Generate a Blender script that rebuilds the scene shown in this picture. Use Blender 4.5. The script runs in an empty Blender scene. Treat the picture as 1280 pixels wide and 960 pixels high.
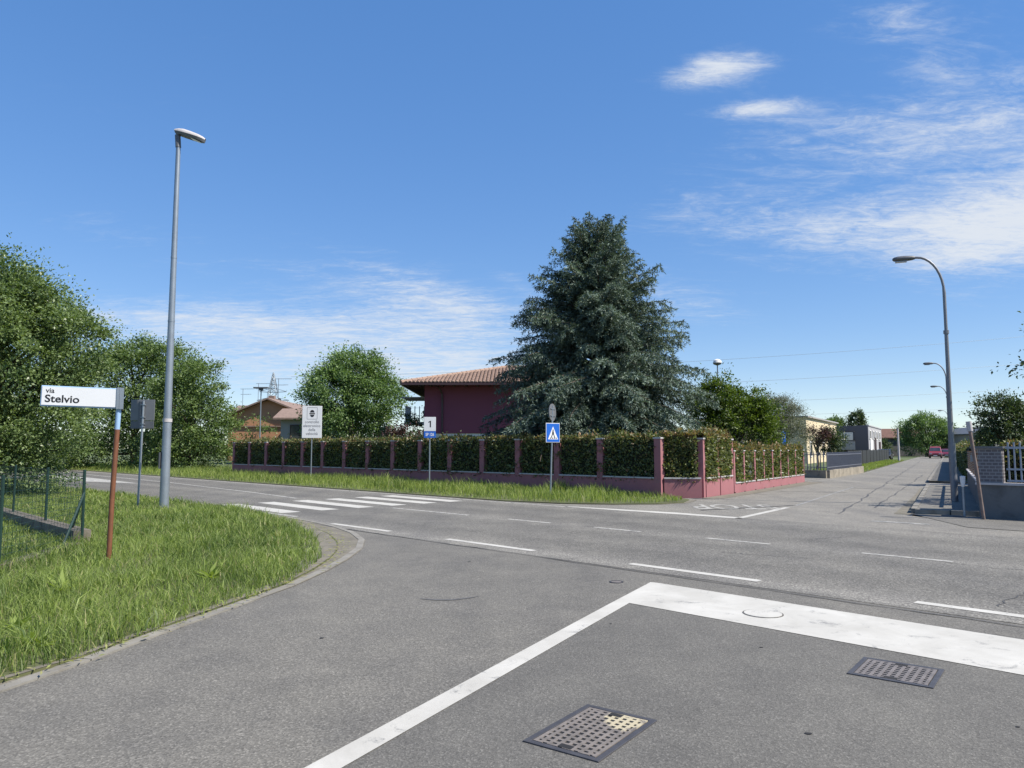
import bpy, bmesh, math, random
import numpy as np
from mathutils import Vector, Matrix

# ------------------------------------------------------------------ camera, sky, sun, exposure
SC = bpy.context.scene
COL = SC.collection
rad = math.radians
SUN_AZ, SUN_EL = 113.0, 50.0          # clockwise from +Y, above the horizon

cam_d = bpy.data.cameras.new('camera')
cam = bpy.data.objects.new('camera', cam_d)
COL.objects.link(cam)
cam.location = (0, 0, 1.6)
cam.rotation_euler = (rad(90 + 4.943), 0, 0)
cam_d.sensor_width = 36.0
cam_d.lens = 36.0 * 925 / 1280
cam_d.clip_end = 6000
SC.camera = cam

SC.view_settings.view_transform = 'Standard'
SC.view_settings.look = 'None'
SC.view_settings.exposure = 1.0
SC.view_settings.gamma = 1.0
SC.view_settings.use_curve_mapping = False

sun_d = bpy.data.lights.new('sun', 'SUN')
sun_d.energy = 3.9
sun_d.angle = rad(0.53)
sun_d.color = (1.0, 0.935, 0.83)
sun = bpy.data.objects.new('sun', sun_d)
COL.objects.link(sun)
SV = Vector((math.sin(rad(SUN_AZ)) * math.cos(rad(SUN_EL)), math.cos(rad(SUN_AZ)) * math.cos(rad(SUN_EL)), math.sin(rad(SUN_EL))))
sun.rotation_euler = SV.to_track_quat('Z', 'Y').to_euler()
sun.location = SV * 200

world = bpy.data.worlds.new('World')
SC.world = world
world.use_nodes = True


def build_sky():
    nt = world.node_tree
    N, L = nt.nodes, nt.links
    N.clear()
    out = N.new('ShaderNodeOutputWorld')
    bg = N.new('ShaderNodeBackground')
    sky = N.new('ShaderNodeTexSky')
    sky.sky_type = 'NISHITA'
    sky.sun_disc = False
    sky.sun_elevation = rad(SUN_EL)
    sky.sun_rotation = rad(SUN_AZ)
    sky.altitude = 2000
    sky.air_density = 1.0
    sky.dust_density = 0.3
    sky.ozone_density = 2.5
    tc = N.new('ShaderNodeTexCoord')
    nrm = N.new('ShaderNodeVectorMath'); nrm.operation = 'NORMALIZE'
    L.new(tc.outputs['Generated'], nrm.inputs[0])
    d = nrm.outputs[0]

    def math_(op, a, b=None, c=None):
        n = N.new('ShaderNodeMath'); n.operation = op
        for i, v in enumerate((a, b, c)):
            if v is None:
                continue
            if isinstance(v, (int, float)):
                n.inputs[i].default_value = v
            else:
                L.new(v, n.inputs[i])
        return n.outputs[0]

    def dot(v):
        n = N.new('ShaderNodeVectorMath'); n.operation = 'DOT_PRODUCT'
        L.new(d, n.inputs[0]); n.inputs[1].default_value = v
        return n.outputs['Value']

    # the cloud layer as a plane high overhead: streaks foreshorten towards the horizon
    sep = N.new('ShaderNodeSeparateXYZ'); L.new(d, sep.inputs[0])
    zz = math_('MAXIMUM', math_('ADD', sep.outputs[2], 0.10), 0.03)
    comb = N.new('ShaderNodeCombineXYZ')
    L.new(math_('DIVIDE', sep.outputs[0], zz), comb.inputs[0])
    L.new(math_('DIVIDE', sep.outputs[1], zz), comb.inputs[1])

    def noise(scale, rot, stretch, detail, rough, dist, off):
        mp = N.new('ShaderNodeMapping')
        mp.inputs['Rotation'].default_value = (0, 0, rad(rot))
        mp.inputs['Scale'].default_value = stretch
        mp.inputs['Location'].default_value = off
        L.new(comb.outputs[0], mp.inputs[0])
        n = N.new('ShaderNodeTexNoise')
        n.inputs['Scale'].default_value = scale
        n.inputs['Detail'].default_value = detail
        n.inputs['Roughness'].default_value = rough
        n.inputs['Distortion'].default_value = dist
        L.new(mp.outputs[0], n.inputs['Vector'])
        return n.outputs[0]

    streak = noise(2.1, 24, (0.7, 1.8, 1), 10, 0.66, 1.3, (3.1, 7.7, 0))
    fine = noise(8.5, 15, (0.8, 1.6, 1), 9, 0.70, 0.9, (1.3, 2.2, 0))
    broad = noise(0.55, 10, (0.8, 1.5, 1), 3, 0.5, 0.3, (5.2, 0.4, 0))
    wisp = noise(30, 20, (0.8, 1.5, 1), 8, 0.72, 1.0, (0.3, 4.1, 0))
    tex = math_('ADD', math_('ADD', math_('MULTIPLY', streak, 0.56), math_('MULTIPLY', fine, 0.32)), math_('MULTIPLY', wisp, 0.12))

    # cloud banks: bearing, elevation, half width, half height (degrees), tilt, weight
    banks = [
        (-17.5, 6.0, 17, 3.2, 2, 0.56), (-21.5, 9.3, 16, 1.5, 1, 0.50), (-7.0, 11.9, 8.5, 2.1, -14, 0.66),
        (-5.0, 6.0, 9, 2.2, -4, 0.50), (13.0, 10.8, 6, 1.6, -12, 0.50), (-1.0, 13.6, 4.0, .7, -32, 0.30),
        (16.1, 27.1, 3.5, 1.15, 3, 0.90), (18.9, 24.2, 2.8, .5, -3, 0.75),
        (30.0, 21.0, 11, 2.2, -9, 0.48), (24.0, 15.4, 12, 2.1, -9, 0.54), (35.0, 14.4, 5.6, 3.0, 18, 0.86),
        (29.5, 27.0, 8.5, 2.2, -38, 0.44), (26, 18.5, 13, 4.5, -8, 0.26), (33, 31, 9, 4, -30, .24), (-26, 14.0, 9, 1.4, -10, 0.28),
    ]
    total = None
    for az, el, w, h, tilt, k in banks:
        a, e = rad(az), rad(el)
        c = Vector((math.sin(a) * math.cos(e), math.cos(a) * math.cos(e), math.sin(e)))
        rt = Vector((math.cos(a), -math.sin(a), 0))
        up = rt.cross(c)
        t = rad(tilt)
        A = (rt * math.cos(t) + up * math.sin(t)) / math.sin(rad(w))
        B = (up * math.cos(t) - rt * math.sin(t)) / math.sin(rad(h))
        x, y = dot(A), dot(B)
        r2 = math_('ADD', math_('MULTIPLY', x, x), math_('MULTIPLY', y, y))
        g = math_('EXPONENT', math_('MULTIPLY', r2, -0.8))
        g = math_('MULTIPLY', g, math_('GREATER_THAN', dot(c), 0.0))
        g = math_('MULTIPLY', g, k)
        total = g if total is None else math_('ADD', total, g)
    # thin cirrus everywhere, thicker where the broad noise says so
    base = math_('MULTIPLY', math_('SUBTRACT', broad, 0.42), 1.1)
    base = math_('MAXIMUM', base, 0.02)
    grain = math_('ADD', 0.25, math_('MULTIPLY', math_('ADD', math_('MULTIPLY', fine, 0.65), math_('MULTIPLY', wisp, 0.35)), 1.5))
    total = math_('MULTIPLY', total, grain)
    dens = math_('ADD', math_('MULTIPLY', total, 0.60), math_('MULTIPLY', base, 0.30))
    cov = math_('SUBTRACT', math_('ADD', tex, math_('MULTIPLY', dens, 0.95)), 0.60)
    m = N.new('ShaderNodeMapRange'); m.interpolation_type = 'SMOOTHERSTEP'
    L.new(cov, m.inputs['Value'])
    m.inputs['From Min'].default_value = 0.0
    m.inputs['From Max'].default_value = 0.72
    m.inputs['To Min'].default_value = 0.0
    m.inputs['To Max'].default_value = 0.92
    mix = N.new('ShaderNodeMix'); mix.data_type = 'RGBA'
    L.new(m.outputs[0], mix.inputs['Factor'])
    hs = N.new('ShaderNodeHueSaturation'); hs.inputs['Saturation'].default_value = 1.93; hs.inputs['Hue'].default_value = 0.513; hs.inputs['Value'].default_value = 1.33
    gm = N.new('ShaderNodeGamma'); gm.inputs[1].default_value = 0.46
    L.new(sky.outputs[0], gm.inputs[0])
    L.new(gm.outputs[0], hs.inputs['Color'])
    L.new(hs.outputs[0], mix.inputs['A'])
    mix.inputs['B'].default_value = (2.6, 2.75, 2.95, 1)
    L.new(mix.outputs['Result'], bg.inputs['Color'])
    bg.inputs['Strength'].default_value = 0.15
    L.new(bg.outputs[0], out.inputs['Surface'])


build_sky()

# ------------------------------------------------------------------ helpers
SQ = math.sqrt(0.5)


def R(s, q):
    """main road frame: s metres along it (towards the far left), q metres across it, away from the camera"""
    return ((q - s) * SQ, (q + s) * SQ)


K0 = (9.75, 18.3)
TD = (math.sin(rad(30.5)), math.cos(rad(30.5)))
TN = (TD[1], -TD[0])


def T(t, p):
    """far street frame: t metres along it, p metres to the right of its right kerb"""
    return (K0[0] + TD[0] * t + TN[0] * p, K0[1] + TD[1] * t + TN[1] * p)


def tag(o, label=None, cat=None, group=None, kind=None):
    if label: o['label'] = label
    if cat: o['category'] = cat
    if group: o['group'] = group
    if kind: o['kind'] = kind
    return o


WORLD = {}


def thing(name, loc, label, cat, rz=0.0, group=None):
    o = bpy.data.objects.new(name, None)
    o.empty_display_size = 0.3
    COL.objects.link(o)
    o.location = loc
    o.rotation_euler = (0, 0, rz)
    WORLD[o.name] = Matrix.Translation(Vector(loc)) @ Matrix.Rotation(rz, 4, 'Z')
    return tag(o, label, cat, group)


def link_mesh(name, me, parent=None, world=False):
    o = bpy.data.objects.new(name, me)
    COL.objects.link(o)
    M = Matrix.Identity(4)
    if parent is not None:
        o.parent = parent
        PW = WORLD[parent.name]
        if world:
            me.transform(PW.inverted())
        M = PW
    WORLD[o.name] = M.copy()
    return o


class MB:
    def __init__(self):
        self.v, self.f = [], []

    def add(self, vs, fs):
        k = len(self.v)
        self.v += [tuple(v) for v in vs]
        self.f += [tuple(i + k for i in f) for f in fs]
        return self

    def box(self, c, size, rz=0.0, M=None):
        hx, hy, hz = size[0] / 2, size[1] / 2, size[2] / 2
        vs = []
        ca, sa = math.cos(rz), math.sin(rz)
        for x, y, z in ((-1, -1, -1), (1, -1, -1), (1, 1, -1), (-1, 1, -1), (-1, -1, 1), (1, -1, 1), (1, 1, 1), (-1, 1, 1)):
            p = Vector((x * hx, y * hy, z * hz))
            if M is not None:
                p = M @ p
            p = Vector((p.x * ca - p.y * sa, p.x * sa + p.y * ca, p.z))
            vs.append((p.x + c[0], p.y + c[1], p.z + c[2]))
        return self.add(vs, [(0, 3, 2, 1), (4, 5, 6, 7), (0, 1, 5, 4), (1, 2, 6, 5), (2, 3, 7, 6), (3, 0, 4, 7)])

    def beam(self, a, b, w, h):
        """box from a to b (3D points on its bottom centre line), w wide, h tall"""
        a, b = Vector(a), Vector(b)
        d = (b - a); d.normalize()
        s = Vector((d.y, -d.x, 0))
        if s.length < 1e-6: s = Vector((1, 0, 0))
        s.normalize(); s *= w / 2
        u = Vector((0, 0, h))
        vs = [a - s, a + s, b + s, b - s, a - s + u, a + s + u, b + s + u, b - s + u]
        return self.add(vs, [(0, 3, 2, 1), (4, 5, 6, 7), (0, 1, 5, 4), (1, 2, 6, 5), (2, 3, 7, 6), (3, 0, 4, 7)])

    def prism(self, poly, z0, z1):
        n = len(poly)
        vs = [(p[0], p[1], z0) for p in poly] + [(p[0], p[1], z1) for p in poly]
        fs = [tuple(range(n - 1, -1, -1)), tuple(range(n, 2 * n))]
        fs += [(i, (i + 1) % n, n + (i + 1) % n, n + i) for i in range(n)]
        return self.add(vs, fs)

    def sheet(self, poly, z):
        return self.add([(p[0], p[1], z) for p in poly], [tuple(range(len(poly)))])

    def ribbon(self, pts, w, z):
        vs, fs = [], []
        for i, p in enumerate(pts):
            a = pts[max(i - 1, 0)]; b = pts[min(i + 1, len(pts) - 1)]
            d = Vector((b[0] - a[0], b[1] - a[1])).normalized()
            ww = w[i] if isinstance(w, (list, tuple)) else w
            vs += [(p[0] - d.y * ww / 2, p[1] + d.x * ww / 2, z), (p[0] + d.y * ww / 2, p[1] - d.x * ww / 2, z)]
        for i in range(len(pts) - 1):
            fs.append((2 * i, 2 * i + 1, 2 * i + 3, 2 * i + 2))
        return self.add(vs, fs)

    def tube(self, pts, rs, n=8, caps=True):
        pts = [Vector(p) for p in pts]
        if not isinstance(rs, (list, tuple)): rs = [rs] * len(pts)
        vs, fs = [], []
        ref = None
        for i, p in enumerate(pts):
            d = (pts[min(i + 1, len(pts) - 1)] - pts[max(i - 1, 0)])
            if d.length < 1e-9: d = Vector((0, 0, 1))
            d.normalize()
            if ref is None:
                ref = Vector((1, 0, 0)) if abs(d.x) < 0.9 else Vector((0, 1, 0))
            a = (ref - d * ref.dot(d)).normalized()
            b = d.cross(a)
            ref = a
            for k in range(n):
                t = 2 * math.pi * k / n
                vs.append(p + (a * math.cos(t) + b * math.sin(t)) * rs[i])
        for i in range(len(pts) - 1):
            for k in range(n):
                k2 = (k + 1) % n
                fs.append((i * n + k, i * n + k2, (i + 1) * n + k2, (i + 1) * n + k))
        if caps:
            fs.append(tuple(range(n - 1, -1, -1)))
            fs.append(tuple((len(pts) - 1) * n + k for k in range(n)))
        return self.add(vs, fs)

    def lathe(self, prof, n=16, c=(0, 0, 0)):
        vs, fs = [], []
        for r, z in prof:
            for k in range(n):
                t = 2 * math.pi * k / n
                vs.append((c[0] + r * math.cos(t), c[1] + r * math.sin(t), c[2] + z))
        for i in range(len(prof) - 1):
            for k in range(n):
                k2 = (k + 1) % n
                fs.append((i * n + k, i * n + k2, (i + 1) * n + k2, (i + 1) * n + k))
        fs.append(tuple(range(n - 1, -1, -1)))
        fs.append(tuple((len(prof) - 1) * n + k for k in range(n)))
        return self.add(vs, fs)

    def mesh(self, name, m, smooth=False):
        me = bpy.data.meshes.new(name)
        me.from_pydata(self.v, [], self.f)
        me.materials.append(m)
        if smooth:
            me.shade_smooth()
            try:
                me.set_sharp_from_angle(angle=rad(40))
            except Exception:
                pass
        me.update()
        return me

    def build(self, name, m, parent=None, world=False, smooth=False, bevel=0.0):
        o = link_mesh(name, self.mesh(name, m, smooth), parent, world)
        if bevel:
            b = o.modifiers.new('bevel', 'BEVEL'); b.width = bevel; b.segments = 2; b.limit_method = 'ANGLE'
        return o


def share(name, me, parent, loc=(0, 0, 0), rz=0.0):
    """another piece with the same mesh, placed in its parent's space"""
    o = bpy.data.objects.new(name, me)
    COL.objects.link(o)
    o.parent = parent
    o.location = loc
    o.rotation_euler = (0, 0, rz)
    WORLD[o.name] = WORLD[parent.name] @ Matrix.Translation(Vector(loc)) @ Matrix.Rotation(rz, 4, 'Z')
    return o


def structure(name, mb, m):
    return tag(mb.build(name, m), kind='structure')


def text_mesh(body, size, m, bold=0.0, depth=0.0, align='CENTER'):
    cu = bpy.data.curves.new('lettering', 'FONT')
    cu.body = body
    cu.size = size
    cu.align_x = align
    cu.align_y = 'CENTER'
    cu.offset = bold
    cu.extrude = depth
    cu.resolution_u = 4
    o = bpy.data.objects.new('lettering', cu)
    COL.objects.link(o)
    dg = bpy.context.evaluated_depsgraph_get()
    me = bpy.data.meshes.new_from_object(o.evaluated_get(dg))
    bpy.data.objects.remove(o)
    me.materials.clear()
    me.materials.append(m)
    return me


# ------------------------------------------------------------------ materials
def new_mat(name):
    m = bpy.data.materials.new(name)
    m.use_nodes = True
    nt = m.node_tree
    return m, nt, nt.nodes['Principled BSDF']


def coords(nt, obj=False):
    if obj:
        return nt.nodes.new('ShaderNodeTexCoord').outputs['Object']
    return nt.nodes.new('ShaderNodeNewGeometry').outputs['Position']


def nz(nt, vec, scale, detail=4, rough=0.55, dist=0.0, stretch=None, rot=0.0):
    if stretch or rot:
        mp = nt.nodes.new('ShaderNodeMapping')
        mp.inputs['Rotation'].default_value = (0, 0, rot)
        if stretch: mp.inputs['Scale'].default_value = stretch
        nt.links.new(vec, mp.inputs[0])
        vec = mp.outputs[0]
    n = nt.nodes.new('ShaderNodeTexNoise')
    n.inputs['Scale'].default_value = scale
    n.inputs['Detail'].default_value = detail
    n.inputs['Roughness'].default_value = rough
    n.inputs['Distortion'].default_value = dist
    nt.links.new(vec, n.inputs['Vector'])
    return n.outputs[0]


def ramp(nt, fac, stops):
    r = nt.nodes.new('ShaderNodeValToRGB')
    e = r.color_ramp.elements
    while len(e) < len(stops): e.new(0.5)
    for i, (p, c) in enumerate(stops):
        e[i].position = p
        e[i].color = (c, c, c, 1) if isinstance(c, (int, float)) else (*c, 1)
    nt.links.new(fac, r.inputs[0])
    return r.outputs[0]


def mixc(nt, fac, a, b, mode='MIX'):
    n = nt.nodes.new('ShaderNodeMix'); n.data_type = 'RGBA'; n.blend_type = mode
    for key, v in (('Factor', fac), ('A', a), ('B', b)):
        s = [i for i in n.inputs if i.name == key and i.enabled][0]
        if isinstance(v, (int, float)):
            s.default_value = v
        elif isinstance(v, tuple):
            s.default_value = (*v[:3], 1)
        else:
            nt.links.new(v, s)
    return [o for o in n.outputs if o.enabled][0]


def bump(nt, bs, h, strength, dist):
    b = nt.nodes.new('ShaderNodeBump')
    b.inputs['Strength'].default_value = strength
    b.inputs['Distance'].default_value = dist
    nt.links.new(h, b.inputs['Height'])
    nt.links.new(b.outputs[0], bs.inputs['Normal'])


def surf(name, col, rough=0.7, var=0.12, scale=3.0, fine=60.0, metal=0.0, relief=0.0, spec=0.5, dirt=None, dirt_amt=0.3):
    """painted or mineral surface: slow and fine variation of one colour"""
    m, nt, bs = new_mat(name)
    v = coords(nt)
    a = nz(nt, v, scale, 5)
    b = nz(nt, v, fine, 3)
    c1 = tuple(x * (1 - var) for x in col)
    c2 = tuple(min(1, x * (1 + var)) for x in col)
    c = ramp(nt, a, [(0.3, c1), (0.7, c2)])
    c = mixc(nt, 0.25, c, ramp(nt, b, [(0.3, c1), (0.7, c2)]))
    if dirt:
        k = ramp(nt, nz(nt, v, scale * 1.7, 8, 0.65, 0.6), [(0.52, 0.0), (0.72, dirt_amt)])
        c = mixc(nt, k, c, dirt)
    nt.links.new(c, bs.inputs['Base Color'])
    bs.inputs['Roughness'].default_value = rough
    bs.inputs['Metallic'].default_value = metal
    bs.inputs['Specular IOR Level'].default_value = spec
    if relief:
        bump(nt, bs, b, 0.5, relief)
    return m


def asphalt(name, base, coarse, streak_rot, warm=0.0, grain=1.0, tracks=()):
    m, nt, bs = new_mat(name)
    v = coords(nt)
    big = nz(nt, v, 0.22, 5, 0.6, 0.4)
    mid = nz(nt, v, 1.6, 6, 0.62, 0.3)
    wear = nz(nt, v, 0.75, 5, 0.6, 0.35, stretch=(1.0, 0.07, 1), rot=streak_rot)
    vor = nt.nodes.new('ShaderNodeTexVoronoi')
    vor.inputs['Scale'].default_value = coarse
    nt.links.new(v, vor.inputs['Vector'])
    g2 = nz(nt, v, coarse * 0.45, 4, 0.7)
    lo = tuple(base * k for k in (0.75, 0.72, 0.67))
    hi = tuple(base * k for k in (1.28 + warm, 1.22 + warm * .6, 1.07))
    c = ramp(nt, mixc(nt, 0.62, big, wear), [(0.33, lo), (0.67, hi)])
    c = mixc(nt, 0.36, c, ramp(nt, mid, [(0.28, tuple(x * .82 for x in lo)), (0.75, tuple(x * 1.12 for x in hi))]))
    # single stones: light chips and dark bitumen
    chip = ramp(nt, vor.outputs['Color'], [(0.10, 0.42), (0.45, 0.88), (0.70, 1.08), (0.92, 1.95)])
    c = mixc(nt, 0.80 * grain, c, chip, 'MULTIPLY')
    c = mixc(nt, 0.5 * grain, c, ramp(nt, g2, [(0.30, 0.58), (0.72, 1.36)]), 'MULTIPLY')
    # wheel tracks and gritty margins along the main road
    if tracks:
        dt = nt.nodes.new('ShaderNodeVectorMath'); dt.operation = 'DOT_PRODUCT'
        nt.links.new(v, dt.inputs[0]); dt.inputs[1].default_value = (SQ, SQ, 0)
        def mth(op, a, b):
            n = nt.nodes.new('ShaderNodeMath'); n.operation = op
            for i, x in enumerate((a, b)):
                if isinstance(x, (int, float)): n.inputs[i].default_value = x
                else: nt.links.new(x, n.inputs[i])
            return n.outputs[0]
        jit = mth('MULTIPLY', mth('SUBTRACT', nz(nt, v, 0.8, 4, .6), .5), .7)
        q = mth('ADD', dt.outputs['Value'], jit)
        tot = 1.0
        for qc, qw, gain in tracks:
            e = mth('POWER', mth('ABSOLUTE', mth('DIVIDE', mth('SUBTRACT', q, qc), qw), 0), 2.0)
            tot = mth('ADD', mth('MULTIPLY', mth('EXPONENT', mth('MULTIPLY', e, -1.0), 0), gain), tot)
        c = mixc(nt, 1.0, c, tot, 'MULTIPLY')
    # oil and patches
    oil = ramp(nt, nz(nt, v, 0.9, 7, 0.7, 1.2), [(0.60, 0.0), (0.76, 0.35)])
    c = mixc(nt, oil, c, (base * .5, base * .5, base * .5))
    nt.links.new(c, bs.inputs['Base Color'])
    bs.inputs['Roughness'].default_value = 0.86
    bs.inputs['Specular IOR Level'].default_value = 0.35
    bump(nt, bs, mixc(nt, 0.5, vor.outputs['Distance'], g2), 0.55, 0.006)
    return m


def worn_paint(name, amount, under=0.13, tone=0.62, scale=5.0):
    m, nt, bs = new_mat(name)
    v = coords(nt)
    a = nz(nt, v, scale, 9, 0.72, 0.8)
    f = nz(nt, v, 190, 3, 0.7)
    k = nt.nodes.new('ShaderNodeMath'); k.operation = 'ADD'
    nt.links.new(a, k.inputs[0])
    k2 = nt.nodes.new('ShaderNodeMath'); k2.operation = 'MULTIPLY'; k2.inputs[1].default_value = 0.30
    nt.links.new(f, k2.inputs[0]); nt.links.new(k2.outputs[0], k.inputs[1])
    mask = ramp(nt, k.outputs[0], [(amount, 0.0), (amount + 0.10, 0.85)])
    tonev = nz(nt, v, 1.7, 6, 0.65, 0.4)
    paint = ramp(nt, tonev, [(0.3, (tone * .82, tone * .79, tone * .71)), (0.7, (tone * 1.08, tone * 1.05, tone * .96))])
    c = mixc(nt, mask, paint, (under, under, under * .97))
    nt.links.new(c, bs.inputs['Base Color'])
    bs.inputs['Roughness'].default_value = 0.75
    bump(nt, bs, f, 0.4, 0.003)
    return m


def leaf_mat(name, dark, light, rough=0.5, trans=0.35, third=None, spec=0.4):
    m, nt, bs = new_mat(name)
    at = nt.nodes.new('ShaderNodeAttribute'); at.attribute_name = 'tint'
    stops = [(0.0, dark), (0.8, light)] if third is None else [(0.0, dark), (0.62, light), (0.80, light), (1.0, third)]
    c = ramp(nt, at.outputs['Fac'], stops)
    nt.links.new(c, bs.inputs['Base Color'])
    bs.inputs['Roughness'].default_value = rough
    bs.inputs['Specular IOR Level'].default_value = spec
    tr = nt.nodes.new('ShaderNodeBsdfTranslucent')
    tc = mixc(nt, 1.0, c, (1.25, 1.35, 0.55), 'MULTIPLY')
    nt.links.new(tc, tr.inputs['Color'])
    mx = nt.nodes.new('ShaderNodeMixShader')
    mx.inputs[0].default_value = trans
    nt.links.new(bs.outputs[0], mx.inputs[1])
    nt.links.new(tr.outputs[0], mx.inputs[2])
    nt.links.new(mx.outputs[0], nt.nodes['Material Output'].inputs['Surface'])
    return m


M = {}
M['road_near'] = asphalt('asphalt of the near street', 0.137, 95, rad(-20), 0.05, 0.8)
M['road_main'] = asphalt('coarse asphalt of the main road', 0.148, 62, rad(45), 0.03, 1.0, ((8.45, .30, .34), (9.6, .4, -.14), (11.0, .4, -.12), (11.85, .35, .14), (12.8, .4, -.14), (14.3, .4, -.14), (15.3, .3, .16)))
M['road_far'] = asphalt('pale asphalt of the far street', 0.185, 70, rad(-30), 0.06, 0.8)
M['road_patch'] = asphalt('darker asphalt of the stop lane', 0.120, 110, rad(-36), 0.0, 0.7)
M['pavement'] = asphalt('pavement asphalt', 0.150, 80, rad(-30), 0.02, 0.7)
M['tar'] = surf('tar', (0.060, 0.058, 0.056), 0.7, 0.3)
M['paint'] = worn_paint('road paint', 0.735, 0.16, 0.46, 4)
M['paint_worn'] = worn_paint('worn road paint', 0.65, 0.11, 0.40, 7)
M['paint_faint'] = worn_paint('faint road paint', 0.57, 0.13, 0.36, 6)
M['kerb'] = surf('kerb concrete', (0.21, 0.198, 0.172), 0.85, 0.28, 2.5, 70, relief=0.004, dirt=(0.13, 0.11, 0.08), dirt_amt=0.7)
M['concrete'] = surf('concrete', (0.26, 0.25, 0.235), 0.9, 0.2, 2, 60, relief=0.004, dirt=(0.09, 0.085, 0.075), dirt_amt=0.8)
M['stone_wall'] = surf('mossy concrete', (0.27, 0.24, 0.19), 0.9, 0.25, 2, 40, relief=0.006, dirt=(0.05, 0.05, 0.04), dirt_amt=0.9)
M['soil'] = surf('verge soil', (0.075, 0.085, 0.032), 0.95, 0.35, 1.2, 25, relief=0.01, dirt=(0.14, 0.11, 0.07), dirt_amt=0.6)
M['dirt'] = surf('dusty verge edge', (0.155, 0.140, 0.112), 0.95, 0.3, 3, 45, relief=0.006, dirt=(0.08, 0.085, 0.04), dirt_amt=0.8)
M['field'] = surf('field', (0.075, 0.10, 0.034), 0.95, 0.35, 0.4, 12, dirt=(0.14, 0.12, 0.06), dirt_amt=0.5)
M['galv'] = surf('galvanised steel', (0.27, 0.305, 0.34), 0.42, 0.12, 4, 50, metal=0.55)
M['lamp_steel'] = surf('lamp steel', (0.20, 0.205, 0.22), 0.5, 0.12, 3, 50, metal=0.35)
M['galv_dark'] = surf('dull steel', (0.12, 0.125, 0.135), 0.5, 0.12, 3, 50, metal=0.3)
M['steel'] = surf('grey sign back', (0.17, 0.175, 0.185), 0.5, 0.10, 3, 40, metal=0.3)
M['rust'] = surf('rusty brown paint', (0.165, 0.062, 0.027), 0.6, 0.25, 6, 70, dirt=(0.09, 0.035, 0.02), dirt_amt=0.6)
M['rust_grey'] = surf('old rusty post', (0.17, 0.13, 0.115), 0.7, 0.3, 5, 60, dirt=(0.16, 0.05, 0.025), dirt_amt=0.7)
M['white'] = surf('white enamel', (0.64, 0.65, 0.67), 0.35, 0.03, 3, 30)
M['black'] = surf('black lettering', (0.012, 0.012, 0.014), 0.5, 0.1)
M['sign_blue'] = surf('sign blue', (0.012, 0.105, 0.46), 0.35, 0.06)
M['edge_blue'] = surf('pale blue edging', (0.28, 0.42, 0.62), 0.4, 0.06)
M['yellow'] = surf('sign ochre', (0.42, 0.30, 0.08), 0.5, 0.05)
M['pink'] = surf('pink render', (0.300, 0.122, 0.134), 0.88, 0.10, 1.4, 35, relief=0.004, dirt=(0.25, 0.14, 0.14), dirt_amt=0.6)
M['coping'] = surf('coping', (0.42, 0.40, 0.40), 0.8, 0.12, 3, 40)
M['purple'] = surf('aubergine render', (0.205, 0.058, 0.092), 0.9, 0.06, 0.8, 30)
M['offwhite'] = surf('off-white render', (0.68, 0.67, 0.65), 0.85, 0.05, 1, 20)
M['eave'] = surf('dark timber', (0.05, 0.030, 0.030), 0.7, 0.2)
M['gutter'] = surf('brown downpipe', (0.045, 0.022, 0.024), 0.4, 0.1)
M['tile'] = surf('clay tile', (0.30, 0.205, 0.155), 0.85, 0.30, 5, 18, dirt=(0.20, 0.12, 0.09), dirt_amt=0.6)
M['tile_brown'] = surf('brown tile', (0.22, 0.155, 0.125), 0.85, 0.22, 4, 15)
M['tile_red'] = surf('old red tile', (0.12, 0.062, 0.046), 0.9, 0.3, 1, 10)
M['orange'] = surf('orange render', (0.42, 0.215, 0.115), 0.9, 0.05, 0.6, 20)
M['greyrender'] = surf('grey render', (0.30, 0.29, 0.28), 0.9, 0.06, 0.6, 20)
M['beige'] = surf('beige render', (0.62, 0.52, 0.35), 0.9, 0.05, 0.5, 20)
M['slate'] = surf('slate grey cladding', (0.085, 0.085, 0.105), 0.7, 0.06, 0.5, 15)
M['palegrey'] = surf('pale grey render', (0.36, 0.355, 0.365), 0.85, 0.05, 0.5, 15)
M['barn'] = surf('dark barn wall', (0.085, 0.085, 0.085), 0.9, 0.15, 0.5, 10)
M['bark'] = surf('bark', (0.085, 0.065, 0.048), 0.95, 0.3, 6, 40, relief=0.01)
M['bark_pale'] = surf('pale bark', (0.17, 0.15, 0.12), 0.95, 0.3, 6, 40, relief=0.01)
M['post_green'] = surf('green plastic coating', (0.010, 0.032, 0.025), 0.45, 0.15)
M['fence_grey'] = surf('grey fence paint', (0.27, 0.30, 0.35), 0.5, 0.10, 4, 40)
M['fence_slate'] = surf('slate fence paint', (0.13, 0.14, 0.17), 0.5, 0.10)
M['fence_black'] = surf('black mesh fence', (0.018, 0.020, 0.020), 0.7, 0.1)
M['wall_grey'] = surf('stained grey render', (0.135, 0.137, 0.137), 0.92, 0.14, 1.2, 40, relief=0.004, dirt=(0.07, 0.07, 0.07), dirt_amt=0.8)
M['rubber'] = surf('rubber', (0.014, 0.014, 0.014), 0.8, 0.1)
M['lamp_glass'] = surf('lamp glass', (0.30, 0.32, 0.33), 0.2, 0.05)
M['iron'] = surf('cast iron', (0.075, 0.073, 0.078), 0.55, 0.25, 8, 80, metal=0.35, relief=0.001)
M['iron_worn'] = surf('worn cast iron', (0.185, 0.162, 0.145), 0.55, 0.25, 9, 90, metal=0.25, relief=0.001)
M['cream'] = surf('cream paint splash', (0.44, 0.38, 0.25), 0.7, 0.12)
M['dark'] = surf('dark recess', (0.014, 0.014, 0.015), 0.9, 0.1)
M['beam'] = surf('weathered beam', (0.135, 0.118, 0.095), 0.95, 0.3, 2.5, 40, relief=0.006, dirt=(0.05, 0.05, 0.035), dirt_amt=0.9)
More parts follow.
